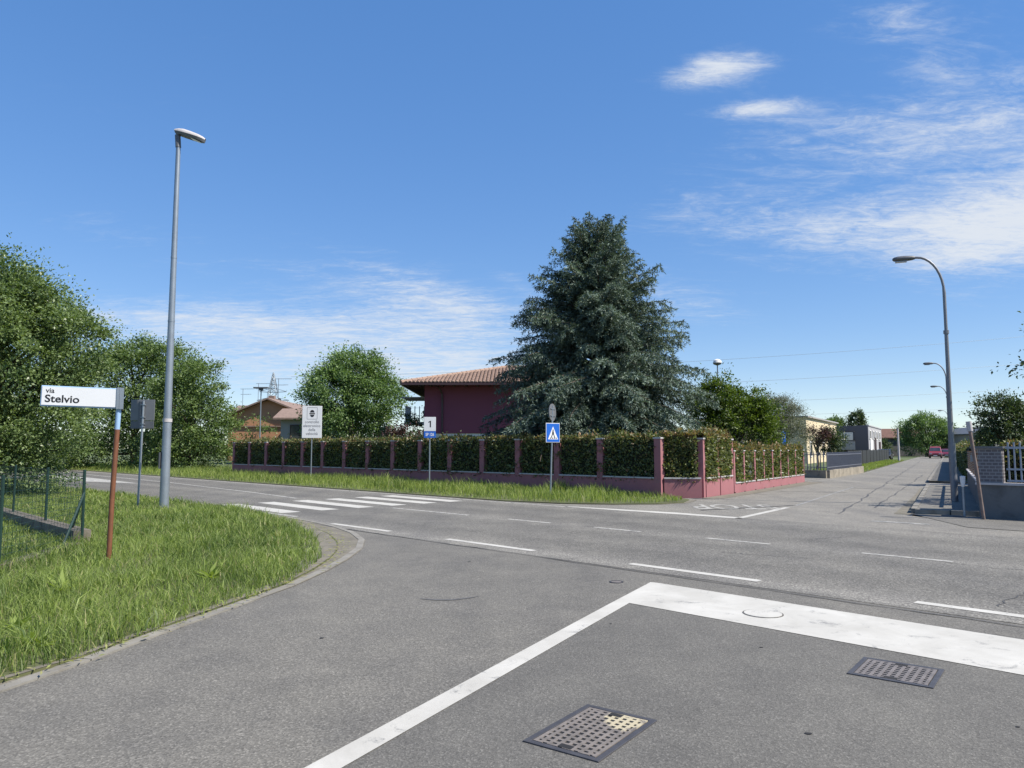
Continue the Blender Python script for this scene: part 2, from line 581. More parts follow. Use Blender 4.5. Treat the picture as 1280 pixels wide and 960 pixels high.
M['dust'] = surf('pale dust', (0.24, 0.215, 0.17), 0.95, 0.3, 2, 45)
M['hedge_core'] = surf('hedge twigs', (0.016, 0.020, 0.010), 0.95, 0.3, 6, 30)


def splash_mat():
    """worn iron with a cream paint splash in one corner of the cover"""
    m, nt, bs = new_mat('worn cast iron with cream paint')
    v = coords(nt, True)
    dist = nt.nodes.new('ShaderNodeVectorMath'); dist.operation = 'DISTANCE'
    nt.links.new(v, dist.inputs[0]); dist.inputs[1].default_value = (0.10, 0.24, 0.005)
    k = nt.nodes.new('ShaderNodeMath'); k.operation = 'MULTIPLY_ADD'
    nt.links.new(nz(nt, v, 11, 5, .6, .8), k.inputs[0]); k.inputs[1].default_value = 0.34
    nt.links.new(dist.outputs['Value'], k.inputs[2])
    mask = ramp(nt, k.outputs[0], [(0.275, 1.0), (0.315, 0.0)])
    iron = ramp(nt, nz(nt, v, 14, 5), [(0.3, (0.13, 0.115, 0.10)), (0.7, (0.23, 0.20, 0.175))])
    nt.links.new(mixc(nt, mask, iron, (0.46, 0.40, 0.27)), bs.inputs['Base Color'])
    bs.inputs['Roughness'].default_value = 0.6
    bs.inputs['Metallic'].default_value = 0.15
    return m


M['iron_splash'] = splash_mat()


def glass_mat():
    m, nt, bs = new_mat('window glass')
    c = ramp(nt, nz(nt, coords(nt), 0.7, 3), [(0.3, (0.02, 0.024, 0.028)), (0.7, (0.05, 0.06, 0.07))])
    nt.links.new(c, bs.inputs['Base Color'])
    bs.inputs['Roughness'].default_value = 0.08
    bs.inputs['Specular IOR Level'].default_value = 0.8
    return m


M['glass'] = glass_mat()


def brick_mat(name, a, b, mortar, sc, sgn):
    m, nt, bs = new_mat(name)
    t = nt.nodes.new('ShaderNodeTexBrick')
    tcn = nt.nodes.new('ShaderNodeTexCoord')
    sp = nt.nodes.new('ShaderNodeSeparateXYZ')
    nt.links.new(tcn.outputs['Object'], sp.inputs[0])
    cb = nt.nodes.new('ShaderNodeCombineXYZ')
    ad = nt.nodes.new('ShaderNodeMath'); ad.operation = sgn
    nt.links.new(sp.outputs[0], ad.inputs[0]); nt.links.new(sp.outputs[1], ad.inputs[1])
    nt.links.new(ad.outputs[0], cb.inputs[0]); nt.links.new(sp.outputs[2], cb.inputs[1])
    nt.links.new(cb.outputs[0], t.inputs['Vector'])
    t.inputs['Color1'].default_value = (*a, 1); t.inputs['Color2'].default_value = (*b, 1)
    t.inputs['Mortar'].default_value = (*mortar, 1)
    t.inputs['Scale'].default_value = 1.0
    t.inputs['Brick Width'].default_value = sc[0]
    t.inputs['Row Height'].default_value = sc[1]
    t.inputs['Mortar Size'].default_value = 0.012
    nt.links.new(t.outputs[0], bs.inputs['Base Color'])
    bs.inputs['Roughness'].default_value = 0.85
    bump(nt, bs, t.outputs['Fac'], -0.6, 0.008)
    return m


M['brick'] = brick_mat('brown brick', (0.24, 0.13, 0.075), (0.17, 0.095, 0.06), (0.30, 0.27, 0.23), (0.36, 0.075), 'ADD')
M['block'] = brick_mat('grey facing block', (0.13, 0.12, 0.125), (0.10, 0.092, 0.10), (0.22, 0.215, 0.22), (0.17, 0.075), 'SUBTRACT')


def car_paint(name, c):
    m, nt, bs = new_mat(name)
    k = nz(nt, coords(nt), 3, 3)
    nt.links.new(ramp(nt, k, [(0.3, tuple(x * .9 for x in c)), (0.7, c)]), bs.inputs['Base Color'])
    bs.inputs['Roughness'].default_value = 0.35
    bs.inputs['Coat Weight'].default_value = 0.6
    return m


# leaves
M['lf_left'] = leaf_mat('pale leaves', (0.058, 0.100, 0.036), (0.220, 0.290, 0.120), 0.42, 0.34)
M['lf_far'] = leaf_mat('green leaves', (0.056, 0.100, 0.034), (0.195, 0.270, 0.092), 0.5, 0.32)
M['lf_plane'] = leaf_mat('plane leaves', (0.058, 0.112, 0.038), (0.210, 0.305, 0.115), 0.5, 0.32)
M['lf_dark'] = leaf_mat('dark leaves', (0.028, 0.050, 0.022), (0.100, 0.138, 0.060), 0.5, 0.25)
M['lf_laurel'] = leaf_mat('bright laurel leaves', (0.026, 0.056, 0.010), (0.135, 0.190, 0.028), 0.45, 0.35)
M['lf_olive'] = leaf_mat('olive leaves', (0.075, 0.088, 0.062), (0.215, 0.225, 0.165), 0.55, 0.2)
M['lf_red'] = leaf_mat('dark red leaves', (0.030, 0.018, 0.017), (0.105, 0.052, 0.050), 0.5, 0.25)
M['lf_hedge'] = leaf_mat('photinia leaves', (0.030, 0.046, 0.014), (0.215, 0.245, 0.105), 0.45, 0.30, (0.27, 0.150, 0.080), spec=0.4)
M['lf_cedar'] = leaf_mat('cedar needles', (0.030, 0.056, 0.045), (0.175, 0.232, 0.185), 0.6, 0.12)
M['lf_grass'] = leaf_mat('grass blades', (0.060, 0.108, 0.022), (0.245, 0.315, 0.080), 0.5, 0.40, (0.40, 0.36, 0.19))
M['lf_grass_far'] = leaf_mat('long grass blades', (0.085, 0.138, 0.026), (0.285, 0.355, 0.090), 0.5, 0.42, (0.36, 0.34, 0.16))


# ------------------------------------------------------------------ foliage
def unit(a):
    return a / np.maximum(np.linalg.norm(a, axis=1, keepdims=True), 1e-9)


def mesh_np(name, V, F, m, tint=None):
    """V (n,3); F (k,m) with one face size"""
    me = bpy.data.meshes.new(name)
    n, k = F.shape
    me.vertices.add(len(V)); me.vertices.foreach_set('co', V.astype(np.float32).ravel())
    me.loops.add(n * k); me.loops.foreach_set('vertex_index', F.astype(np.int32).ravel())
    me.polygons.add(n)
    me.polygons.foreach_set('loop_start', np.arange(0, n * k, k, dtype=np.int32))
    if tint is not None:
        a = me.attributes.new('tint', 'FLOAT', 'POINT')
        a.data.foreach_set('value', tint.astype(np.float32))
    me.materials.append(m)
    me.update(calc_edges=True)
    return me


def leaves(name, C, D, Nn, Ln, W, tint, m, parent=None, world=False):
    """kite-shaped leaves folded along the midrib"""
    D = unit(D)
    S = unit(np.cross(D, Nn))
    N2 = np.cross(S, D)
    Ln = Ln[:, None]; W = W[:, None]
    a = C
    b = C + D * Ln * 0.45 + S * W * 0.5 + N2 * W * 0.18
    c = C + D * Ln - N2 * Ln * 0.06
    e = C + D * Ln * 0.45 - S * W * 0.5 + N2 * W * 0.18
    V = np.stack([a, b, c, e], 1).reshape(-1, 3)
    F = np.arange(len(C) * 4).reshape(-1, 4)
    return link_mesh(name, mesh_np(name, V, F, m, np.repeat(tint, 4)), parent, world)


def tree(name, base, label, lobes, clumps, per, size, m, bark, seed, trunk_r=0.16, trunk_h=None, rc=0.5, cat='tree', aspect=0.55,
         floor=0.25, limbs=16, group=None, deep=0.45):
    """lobes: (x, y, z, rx, ry, rz) about the foot of the tree"""
    rng = np.random.default_rng(seed)
    root = thing(name, (base[0], base[1], base[2] if len(base) > 2 else 0.0), label, cat, group=group)
    clumps, per, size = int(clumps * .62), per * 2.1, size * .86
    L = np.array(lobes, float)
    w = (L[:, 3] * L[:, 4] * L[:, 5]) ** (2 / 3)
    pick = rng.choice(len(L), clumps, p=w / w.sum())
    d = unit(rng.normal(size=(clumps, 3)))
    d[:, 2] = np.where((d[:, 2] < -0.35) & (rng.random(clumps) < .6), -d[:, 2], d[:, 2])
    rr = 1.0 - deep * rng.random(clumps) ** 1.6
    rr *= 1 + 0.13 * np.sin(d[:, 0] * 5 + pick * 1.7) * np.cos(d[:, 1] * 4 + pick) + rng.normal(0, 0.05, clumps)
    cc = L[pick, :3] + d * L[pick, 3:] * rr[:, None]
    cc[:, 2] = np.maximum(cc[:, 2], floor)
    per_n = np.maximum(4, rng.normal(per, per * .35, clumps)).astype(int)
    idx = np.repeat(np.arange(clumps), per_n)
    n = len(idx)
    clumps_ = clumps
    rcl = rc * (0.6 + 0.8 * rng.random(clumps))
    off = rng.normal(size=(n, 3)) * (rcl[idx] * 0.46)[:, None] * np.array([1, 1, 0.72])
    off += d[idx] * (rcl[idx] * np.abs(rng.normal(0, .42, n)))[:, None] + np.array([0, 0, .12]) * rcl[idx][:, None]
    C = cc[idx] + off
    C[:, 2] = np.maximum(C[:, 2], floor * 0.4)
    out = unit(d[idx] + unit(off) * 0.8)
    D = unit(out + rng.normal(size=(n, 3)) * 0.75 + np.array([0, 0, -0.15]))
    Nn = unit(rng.normal(size=(n, 3)) * 0.7 + np.array([0, 0, 0.9]) + out * 0.3)
    ln = size * (0.65 + 0.7 * rng.random(n))
    tint = np.clip(0.40 + rng.normal(0, 0.20, n) + rng.normal(0, 0.13, clumps)[idx], 0, 1)
    # trunk and limbs
    mb = MB()
    top = L[:, 2].max()
    th = trunk_h or top * 0.75
    rnd = random.Random(seed)
    path = [(0, 0, -0.1)]
    for i in range(1, 7):
        path.append((rnd.uniform(-.05, .05) * th * .3, rnd.uniform(-.05, .05) * th * .3, th * i / 6))
    mb.tube(path, [trunk_r * (1.25 if i == 0 else 1 - i * 0.13) for i in range(7)], 8)
    order = rng.permutation(clumps)[:limbs]
    br = MB()
    for i in order:
        t = cc[i]
        h0 = min(th * 0.95, max(th * 0.18, t[2] * rnd.uniform(0.35, 0.7)))
        k = int(h0 / th * 6)
        s = Vector(path[min(k + 1, 6)]); s.z = h0
        e = Vector(t)
        mid = s.lerp(e, 0.5) + Vector((rnd.uniform(-.2, .2), rnd.uniform(-.2, .2), rnd.uniform(0, .3)))
        br.tube([s, mid, e], [trunk_r * .38, trunk_r * .22, trunk_r * .06], 5, caps=False)
    mb.build('trunk', bark, root, smooth=True)
    if br.v:
        br.build('limbs', bark, root, smooth=True)
    leaves('crown', C, D, Nn, ln, ln * aspect, tint, m, root)
    return root


def inside(poly, X, Y):
    res = np.zeros(len(X), bool)
    n = len(poly)
    for i in range(n):
        x1, y1 = poly[i]; x2, y2 = poly[(i + 1) % n]
        if y1 == y2: continue
        c = ((y1 > Y) != (y2 > Y)) & (X < (x2 - x1) * (Y - y1) / (y2 - y1) + x1)
        res ^= c
    return res


def grass(name, X, Y, Z0, h, w, lean, m, seed, label):
    rng = np.random.default_rng(seed)
    n = len(X)
    a = rng.random(n) * 2 * np.pi
    ld = np.stack([np.cos(a), np.sin(a), np.zeros(n)], 1)
    sd = np.stack([-np.sin(a), np.cos(a), np.zeros(n)], 1)
    # blades turn every way: the side axis is not tied to the lean
    b = rng.random(n) * 2 * np.pi
    sd = np.stack([np.cos(b), np.sin(b), np.zeros(n)], 1)
    P = np.stack([X, Y, Z0], 1)
    h = h[:, None]; w = w[:, None]; le = (lean * (0.2 + rng.random(n)))[:, None]
    up = np.array([0, 0, 1.0])
    p1 = P + up * h * 0.55 + ld * h * le * 0.28
    p2 = P + up * h * (1.0 - 0.25 * le) + ld * h * le
    V = np.stack([P - sd * w * .5, P + sd * w * .5, p1 + sd * w * .42, p1 - sd * w * .42,
                  p2 + sd * w * .06, p2 - sd * w * .06], 1).reshape(-1, 3)
    i = np.arange(n)[:, None] * 6
    F = np.concatenate([i + np.array([[0, 1, 2, 3]]), i + np.array([[3, 2, 4, 5]])], 0)
    t = np.clip(0.40 + rng.normal(0, .23, n) + (vnoise(X, Y, 1.1, seed + 50) - .5) * .45, 0, 0.79)
    t = np.where(rng.random(n) < 0.06, 0.9 + 0.1 * rng.random(n), t)
    o = link_mesh(name, mesh_np(name, V, F, m, np.repeat(t, 6)))
    return tag(o, label, 'grass', kind='stuff')


def vnoise(X, Y, sc, seed):
    """cheap smooth 2D noise"""
    rng = np.random.default_rng(seed)
    g = rng.random((64, 64))
    x = X / sc % 64; y = Y / sc % 64
    xi = x.astype(int) % 64; yi = y.astype(int) % 64
    fx = x - np.floor(x); fy = y - np.floor(y)
    fx = fx * fx * (3 - 2 * fx); fy = fy * fy * (3 - 2 * fy)
    x2 = (xi + 1) % 64; y2 = (yi + 1) % 64
    return (g[xi, yi] * (1 - fx) + g[x2, yi] * fx) * (1 - fy) + (g[xi, y2] * (1 - fx) + g[x2, y2] * fx) * fy
#PART2
# ------------------------------------------------------------------ the ground, roads and painted markings
structure('ground', MB().sheet([(-900, -300), (900, -300), (900, 1500), (-900, 1500)], -0.06), M['field'])

verge_edge = [(-3.9, -6.0), (-3.75, 2.0), (-3.48, 5.19), (-3.27, 5.77), (-3.10, 6.68), (-2.86, 7.78), (-2.66, 8.8), (-2.60, 9.8), (-2.62, 10.8),
              (-2.72, 11.7), (-2.95, 12.7), (-3.35, 13.8), (-3.95, 15.0), (-4.75, 16.3), (-5.6, 17.45)]
near_poly = [(9.5, -12)] + [R(-7.3, 8.3)] + [R(12.0, 8.3)] + [(p[0] - 0.6, p[1] - .2) for p in verge_edge[::-1]] + [(-4.5, -12)]
structure('near_street', MB().sheet(near_poly, 0.0), M['road_near'])
# lane patch right of the dividing line, relaid with darker asphalt
structure('stop_lane_patch', MB().sheet([(-1.75, 2.4), (-0.95, 3.87), (1.32, 8.2), R(4.9, 7.45), R(-3.6, 7.75), (6.2, 3.0), (4.0, -2)], 0.004), M['road_patch'])
structure('main_road', MB().sheet([R(-80, 8.15), R(-80, 15.75), R(0.5, 15.85), R(150, 15.75), R(150, 8.15)], 0.004), M['road_main'])
far_poly = [R(18.0, 15.6), R(14.4, 16.6), R(12.6, 18.3), R(13.0, 20.7), (6.1, 23.9), (7.75, 26.25), (13.75, 35.15), T(21.5, -4.9), T(32.5, -4.0), T(60, -4.0), T(190, -4.0),
            T(190, 0.05), T(-0.6, 0.05), R(3.0, 17.0), R(-3.0, 16.9), R(-3.0, 15.7)]
structure('far_street', MB().sheet(far_poly, 0.0), M['road_far'])
structure('yard_entrance', MB().sheet([(13.7, 35.1), T(21.6, -4.8), T(23.6, -9.5), T(18.6, -10.0)], 0.004), M['road_far'])

# soil under the verges
near_verge = verge_edge + [R(17.5, 8.75), R(26, 8.55), R(90, 8.3), R(90, -30), (-60, -6)]
structure('near_verge_soil', MB().prism(near_verge, -0.05, 0.025), M['soil'])
FAR_V = [R(16.0, 15.72), R(14.2, 16.15), R(12.9, 17.0), R(12.1, 18.0), R(11.9, 19.0), R(12.4, 20.1), R(13.2, 20.55), R(31, 20.7), R(31, 24), R(90, 26), R(90, 15.75)]
structure('far_verge_soil', MB().prism(FAR_V[::-1], -0.05, 0.03), M['soil'])
STREET_V = [T(33.0, -4.05), T(84, -4.05), T(84, -6.0), T(45, -6.2), T(33.2, -7.5)]
structure('street_verge_soil', MB().prism(STREET_V, -0.05, 0.035), M['soil'])
vw = [.06, .06, .06, .06, .07, .09, .14, .24, .36, .5, .55, .5, .42, .36, .3]
structure('dusty_verge_edge', MB().ribbon([(p[0] - w_ / 2 - .004, p[1] - (w_ * .25 if i_ > 9 else 0)) for i_, (p, w_) in enumerate(zip(verge_edge, vw))], vw, 0.029), M['dirt'])
structure('dusty_road_edge', MB().ribbon([R(s_, 15.70 + 0.04 * math.sin(s_ * 1.3)) for s_ in np.linspace(90, 16.0, 120)] + [R(14.3, 16.2), R(12.9, 17.0), R(12.1, 18.0), R(11.85, 19.0), R(12.3, 20.2)], 0.2, 0.0065), M['dirt'])
structure('dusty_wall_foot', MB().sheet([(6.0, 23.55), (6.75, 23.75), (14.6, 34.9), (13.9, 35.3), (7.85, 26.3), (6.12, 23.98)], 0.006), M['dirt'])

structure('verge_gutter', MB().ribbon([((a_[0] + b_) / 2, a_[1]) for a_, b_ in zip(verge_edge, np.interp([p[1] for p in verge_edge], [-6, 2, 5, 5.75, 6.65, 7.75, 8.8, 9.8, 10.9, 12, 13.1, 14.15, 15.25, 16.35, 17.4], [-3.83, -3.66, -3.41, -3.22, -3.045, -2.8, -2.58, -2.47, -2.42, -2.44, -2.62, -3.0, -3.6, -4.4, -5.3]))], [.2, .2, .16, .14, .14, .16, .2, .26, .34, .42, .46, .5, .5, .5, .4], 0.0065), M['dirt'])
# flush kerb that edges the corner of the near verge
kerb_path = [(-3.83, -6.0), (-3.66, 2.0), (-3.41, 5.0), (-3.22, 5.75), (-3.045, 6.65), (-2.80, 7.75), (-2.58, 8.8), (-2.47, 9.8), (-2.42, 10.9), (-2.44, 12.0), (-2.62, 13.1), (-3.0, 14.15), (-3.6, 15.25), (-4.4, 16.35), (-5.3, 17.4)]
kb = MB()
for i in range(len(kerb_path) - 1):
    a, b = Vector((*kerb_path[i], 0)), Vector((*kerb_path[i + 1], 0))
    d = (b - a).normalized() * 0.006
    kb.beam(a + d + Vector((-.005, 0, -.05)), b - d + Vector((-.005, 0, -.05)), 0.105, 0.064)
structure('verge_kerb', kb, M['kerb'])

# painted lines ------------------------------------------------------
def marking(name, mb, m):
    return tag(mb.build(name, m), kind='structure')


Z1 = 0.008
marking('lane_dividing_line', MB().sheet([(-2.055, 1.9), (-1.87, 1.9), (1.21, 7.8), (1.02, 7.8)], Z1), M['paint'])
marking('stop_line', MB().sheet([(1.02, 7.8), (1.21, 7.8), R(-3.9, 6.30), R(-3.9, 7.42), (1.72, 8.95), (1.65, 8.99)], Z1), M['paint'])
for s0, s1 in ((13.9, 11.83), (10.14, 8.03), (6.21, 4.31), (2.59, 1.3), (-.2, -2.2), (-4.2, -6.2)):
    marking('edge_line_dash', MB().sheet([R(s0, 8.45), R(s0, 8.59), R(s1, 8.59), R(s1, 8.45)], Z1), M['paint'])
for s0, s1 in ((16.4, 13.34), (12.0, 10.7), (9.55, 8.40), (7.0, 5.8), (4.34, 3.1), (1.5, -.5), (-2.5, -4.5)):
    marking('centre_line_dash', MB().sheet([R(s0, 11.82), R(s0, 11.93), R(s1, 11.93), R(s1, 11.82)], Z1), M['paint_worn'])
for q in (9.3, 10.4, 11.5, 12.6, 13.7, 14.7):
    marking('crossing_stripe', MB().sheet([R(20.7, q - .22), R(20.7, q + .30), R(17.0, q + .22), R(17.0, q - .30)], Z1), M['paint'])
marking('crossing_stop_line', MB().sheet([R(15.9, 8.72), R(15.9, 8.86), R(20.6, 8.86), R(20.6, 8.72)], Z1), M['paint_worn'])
marking('far_edge_line', MB().ribbon([R(s_, 15.42) for s_ in (110, 60, 40, 22, 12.5)], 0.13, Z1), M['paint_worn'])
marking('centre_line', MB().ribbon([R(21.6, 11.95), R(26, 12.45), R(36, 13.25), R(60, 13.9), R(110, 14.2)], 0.12, Z1), M['paint_worn'])
marking('painted_island', MB().sheet([R(35.6, 11.9), R(40.2, 10.6), R(52, 10.5), R(52, 11.9), R(44, 12.3)], Z1), M['paint_worn'])
marking('far_stop_line', MB().sheet([R(13.4, 15.40), R(13.4, 15.62), R(10.2, 15.98), R(8.48, 15.92), R(8.48, 15.62), R(10.4, 15.56)], Z1), M['paint'])
marking('far_dividing_line', MB().ribbon([(5.13, 17.05), (6.2, 18.5), (7.45, 20.2)], 0.16, Z1 - .004), M['paint'])
marking('far_dividing_line', MB().ribbon([(7.9, 20.8), (10.5, 25.0), (14, 30.6)], 0.10, Z1 - .004), M['paint_faint'])
marking('give_way_dash', MB().sheet([R(6.05, 17.1), R(6.05, 17.35), R(4.9, 17.45), R(4.9, 17.2)], Z1 - .004), M['paint_faint'])
o = link_mesh('stop_lettering', text_mesh('STOP', 1.0, M['paint_worn'], 0.012))
o.scale = (0.95, 2.3, 1)
o.location = (6.05, 20.45, 0.006)
o.rotation_euler = (0, 0, math.pi - rad(4))
tag(o, kind='structure')
marking('entrance_marking', MB().sheet([T(19.0, -5.2), T(19.3, -5.2), T(20.3, -6.2), T(19.9, -6.3)], 0.0085), M['paint_faint'])

# seams, cracks and tar repairs in the asphalt
rnd = random.Random(5)


def crack(a, b, w, amp, m, z, name, n=26):
    pts = []
    for i in range(n + 1):
        k = i / n
        pts.append((a[0] + (b[0] - a[0]) * k + rnd.uniform(-amp, amp), a[1] + (b[1] - a[1]) * k + rnd.uniform(-amp, amp)))
    ws = [w * rnd.uniform(.4, 1.5) for _ in pts]
    return structure(name, MB().ribbon(pts, ws, z), m)


crack(R(14, 8.17), R(-6, 7.95), 0.022, 0.02, M['tar'], 0.0085, 'asphalt_seam', 60)
crack(T(-1, -1.5), T(80, -2.2), 0.045, 0.07, M['tar'], 0.0035, 'tar_seam', 90)
crack(T(1.5, -0.9), T(30, -0.55), 0.04, 0.05, M['tar'], 0.0035, 'tar_seam', 40)
for t_, p0, p1 in ((8.2, -4.6, -2.4), (12, -3.0, -0.2), (17, -4.8, -1.0), (22, -3.6, -.2), (28, -3.8, -.4), (36, -3.8, -.4), (47, -3.9, -.4)):
    crack(T(t_, p0), T(t_ + rnd.uniform(-.6, .6), p1), 0.07, 0.06, M['tar'], 0.0068, 'tar_repair', 14)
crack((4.9, 19.3), (7.9, 20.9), 0.10, 0.04, M['tar'], 0.0072, 'tar_repair', 14)
for a, b in (((3.2, 11.5), (4.4, 10.9)), ((6.0, 10.6), (7.2, 9.3)), ((1.4, 15.2), (2.4, 15.8)), ((5.2, 13.1), (6.2, 13.6)), ((4.9, 7.6), (6.0, 8.7))):
    crack(a, b, 0.015, 0.05, M['tar'], 0.0074, 'road_crack', 16)
for (x_, y_, r_) in ((1.66, 4.30, .016), (2.0, 6.1, .012), (-1.6, 6.4, .014), (.9, 6.9, .010), (-.6, 10.6, .016), (2.9, 4.4, .010)):
    structure('bitumen_spot', MB().sheet([(x_ + r_ * 1.5 * math.cos(a) * rnd.uniform(.7, 1.2), y_ + r_ * math.sin(a) * rnd.uniform(.7, 1.2)) for a in np.linspace(0, 2 * math.pi, 9, endpoint=False)], .0075), M['dark'])
# tyre scuff on the near street
sc_ = MB().ribbon([(-.98 + .62 * k + .0, 8.05 - .10 * math.sin(k * 3.1) + .12 * k * k) for k in np.linspace(0, 1, 12)], [.01, .03, .045, .05, .055, .055, .05, .05, .045, .04, .03, .01], 0.004)
structure('tyre_scuff', sc_, surf('scuffed asphalt', (0.085, 0.085, 0.085), 0.9, 0.3, 9, 90))

# pavement along the right side of the far street
pv = MB().prism([T(0.0, 0.14), T(0.25, 1.9), T(14.2, 1.9), T(14.2, 0.14)], -0.05, 0.115)
structure('pavement', pv, M['pavement'])
kb = MB()
for i in range(14):
    kb.beam((*T(i * 1.0 + .08, 0.07), -0.05), (*T(i * 1.0 + .992, 0.07), -0.05), 0.13, 0.175 + rnd.uniform(-.006, .006))
for i in range(2):
    kb.beam((*T(-0.06, 0.1 + .75 * i), -.05), (*T(-.06 + 0.06, 0.82 + .75 * i), -.05), 0.12, 0.17)
structure('pavement_kerb', kb, M['kerb'])
cv = [T(18.0 + .9 - .9 * math.cos(a), 0.95 - .95 * math.sin(a)) for a in np.linspace(0, math.pi / 2, 8)]
structure('pavement_beyond_entrance', MB().prism([T(18.0, 1.9)] + cv + [T(110, 0.0), T(110, 1.9)], -0.05, 0.11), M['pavement'])
structure('kerb_beyond_entrance', MB().ribbon(cv + [T(24, 0.0), T(60, 0), T(110, 0)], 0.14, 0.118), M['kerb'])
structure('entrance_ramp', MB().sheet([T(14.2, 0.0), T(14.2, 3.2), T(18.0, 3.2), T(18.0, 0.0)], 0.012), M['concrete'])
structure('paved_corner', MB().sheet([T(-.1, 0.0), R(4.2, 17.2), R(-3, 17.0), R(-3, 20.2), R(4.9, 20.25), T(-.1, 1.6)], 0.008), M['pavement'])
structure('dusty_kerb_foot', MB().ribbon([T(-.3, -.1), T(3, -.13), T(8, -.1), T(13, -.12)], [.5, .3, .2, .15], 0.0078), M['dirt'])
structure('street_gully', MB().box((10.32, 17.55, .012), (.42, .2, .02), rad(-45)), M['iron'])

# ------------------------------------------------------------------ manhole covers in the stop lane
def manhole(cx, cy, az, lx, ly, label, splash=False):
    root = thing('manhole_cover', (cx, cy, 0.004), label, 'manhole cover', rz=-rad(az) , group='cast iron covers in the stop lane')
    # local y runs along the bearing az
    fr = MB()
    w = 0.035
    for sx in (-1, 1):
        fr.box((sx * (lx / 2 - w / 2), 0, 0.003), (w, ly, 0.010))
        fr.box((0, sx * (ly / 2 - w / 2), 0.003), (lx - 2 * w, w, 0.010))
    fr.build('frame', M['iron'], root, bevel=0.002)
    ix, iy = lx - 2 * w - .012, ly - 2 * w - .012
    MB().box((0, 0, 0.001), (ix, iy, 0.004)).build('plate', M['dark'], root)
    # raised lattice: a grid of diamond-set bars, cut to the plate
    lat = MB()
    pitch = 0.047
    nx, ny = int(ix / pitch), int(iy / pitch)
    px_, py_ = ix / nx, iy / ny
    bw = px_ * 0.42
    for i in range(nx + 1):
        x = -ix / 2 + i * px_
        x = max(-ix / 2 + bw / 2, min(ix / 2 - bw / 2, x))
        lat.box((x, 0, 0.0045), (bw, iy, 0.006))
    for j in range(ny + 1):
        y = -iy / 2 + j * py_
        y = max(-iy / 2 + bw / 2, min(iy / 2 - bw / 2, y))
        for i in range(nx):
            x = -ix / 2 + (i + .5) * px_
            lat.box((x, y + (0.22 * py_ if i % 2 else 0) * (1 if j < ny else 0), 0.0042), (px_ - bw, py_ * 0.44, 0.006))
    tag(lat.build('lattice', M['iron_splash' if splash else 'iron_worn'], root), kind='stuff')
    for s in (-1, 1):
        MB().box((0.0, s * (iy / 2 - 0.028), 0.0052), (0.085, 0.05, 0.007)).build('lifting_slot', M['dark'], root, bevel=.004)
    return root


manhole(0.455, 4.34, 35.5, 0.47, 0.71, 'larger lattice manhole cover with cream paint splash beside the white dividing line', True)
manhole(2.745, 5.445, 37.5, 0.54, 0.52, 'smaller lattice manhole cover just behind the wide white stop line')
root = thing('valve_cover', (1.25, 9.03, 0.0), 'small round iron valve cover beyond the end of the dividing line', 'valve cover')
MB().lathe([(0.085, 0.0), (0.085, 0.008), (0.066, 0.008), (0.066, 0.003)], 20).build('frame', M['iron'], root)
MB().lathe([(0.062, 0.0), (0.062, 0.006), (0.01, 0.0075)], 20).build('lid', M['iron_worn'], root)
root = thing('round_manhole', (2.42, 7.30, 0.008), 'round manhole cover painted over by the white stop line', 'manhole cover')
MB().lathe([(0.19, 0.0), (0.19, 0.0035), (0.182, 0.0035)], 28).build('frame', M['road_patch'], root)
MB().lathe([(0.176, 0.0), (0.176, 0.0065), (0.01, 0.0068)], 28).build('lid', M['paint'], root)

# ------------------------------------------------------------------ left verge: street name sign, grey sign, lamp, wire fence
root = thing('street_name_sign', (-5.59, 10.42, 0.0), 'white street name sign lettered via Stelvio on leaning rust-brown pole', 'street sign', rz=rad(24))
tilt = Matrix.Rotation(rad(1.0), 4, 'Y')
MB().tube([(0, 0, -0.2), (0.01, 0, 0.9), (0.035, 0, 1.86)], 0.034, 12).build('pole', M['rust'], root, smooth=True)
MB().tube([(0.035, 0, 1.86), (0.05, 0, 2.44)], 0.034, 12).build('pole_sleeve', M['edge_blue'], root, smooth=True)
pl = MB()
Mt = Matrix.Rotation(rad(1.0), 4, 'Y')
pl.box((-0.42, -0.035, 2.30), (0.96, 0.035, 0.285), 0, Mt)
panel = pl.build('panel', M['edge_blue'], root, bevel=0.012)
MB().box((-0.435, -0.054, 2.302), (0.90, 0.008, 0.25), 0, Mt).build('face', M['white'], panel)
MB().box((0.075, -0.03, 2.295), (0.05, 0.06, 0.30)).box((0.03, -0.045, 2.296), (0.035, 0.05, 0.30)).build('clamp', M['galv'], root)
for body, size, x, z in (('via', 0.095, -0.84, 2.380), ('Stelvio', 0.165, -0.85, 2.268)):
    me = text_mesh(body, size, M['black'], 0.0032 if body == 'Stelvio' else 0.0012, 0.001, 'LEFT')
    if body == 'Stelvio':
        me.transform(Matrix.Diagonal((0.93, 0.86, 1, 1)))
    me.transform(Matrix.Rotation(rad(90), 4, 'X'))
    me.transform(Matrix.Rotation(rad(1.0), 4, 'Y'))
    me.transform(Matrix.Translation((x, -0.0592, z)))
    link_mesh('lettering', me, panel)

root = thing('road_sign', (-9.91, 19.76, 0.0), 'square grey back of a road sign beside the tall lamp post', 'road sign')
MB().tube([(0.02, 0, -0.2), (0.06, 0, 2.86)], 0.03, 10).build('pole', M['galv'], root, smooth=True)
MB().box((0.02, 0.05, 2.61), (0.64, 0.02, 0.56)).build('panel', M['steel'], root, bevel=.006)
MB().box((0.02, 0.05, 2.215), (0.62, 0.02, 0.20)).build('lower_panel', M['galv_dark'], root, bevel=.006)
MB().box((-.03, 0.02, 2.48), (0.09, 0.05, 0.72)).build('channel', M['galv_dark'], root)
for z in (2.75, 2.42, 2.24, 2.16):
    MB().box((0.055, 0.0, z), (0.10, 0.075, 0.025)).build('clamp', M['galv'], root)

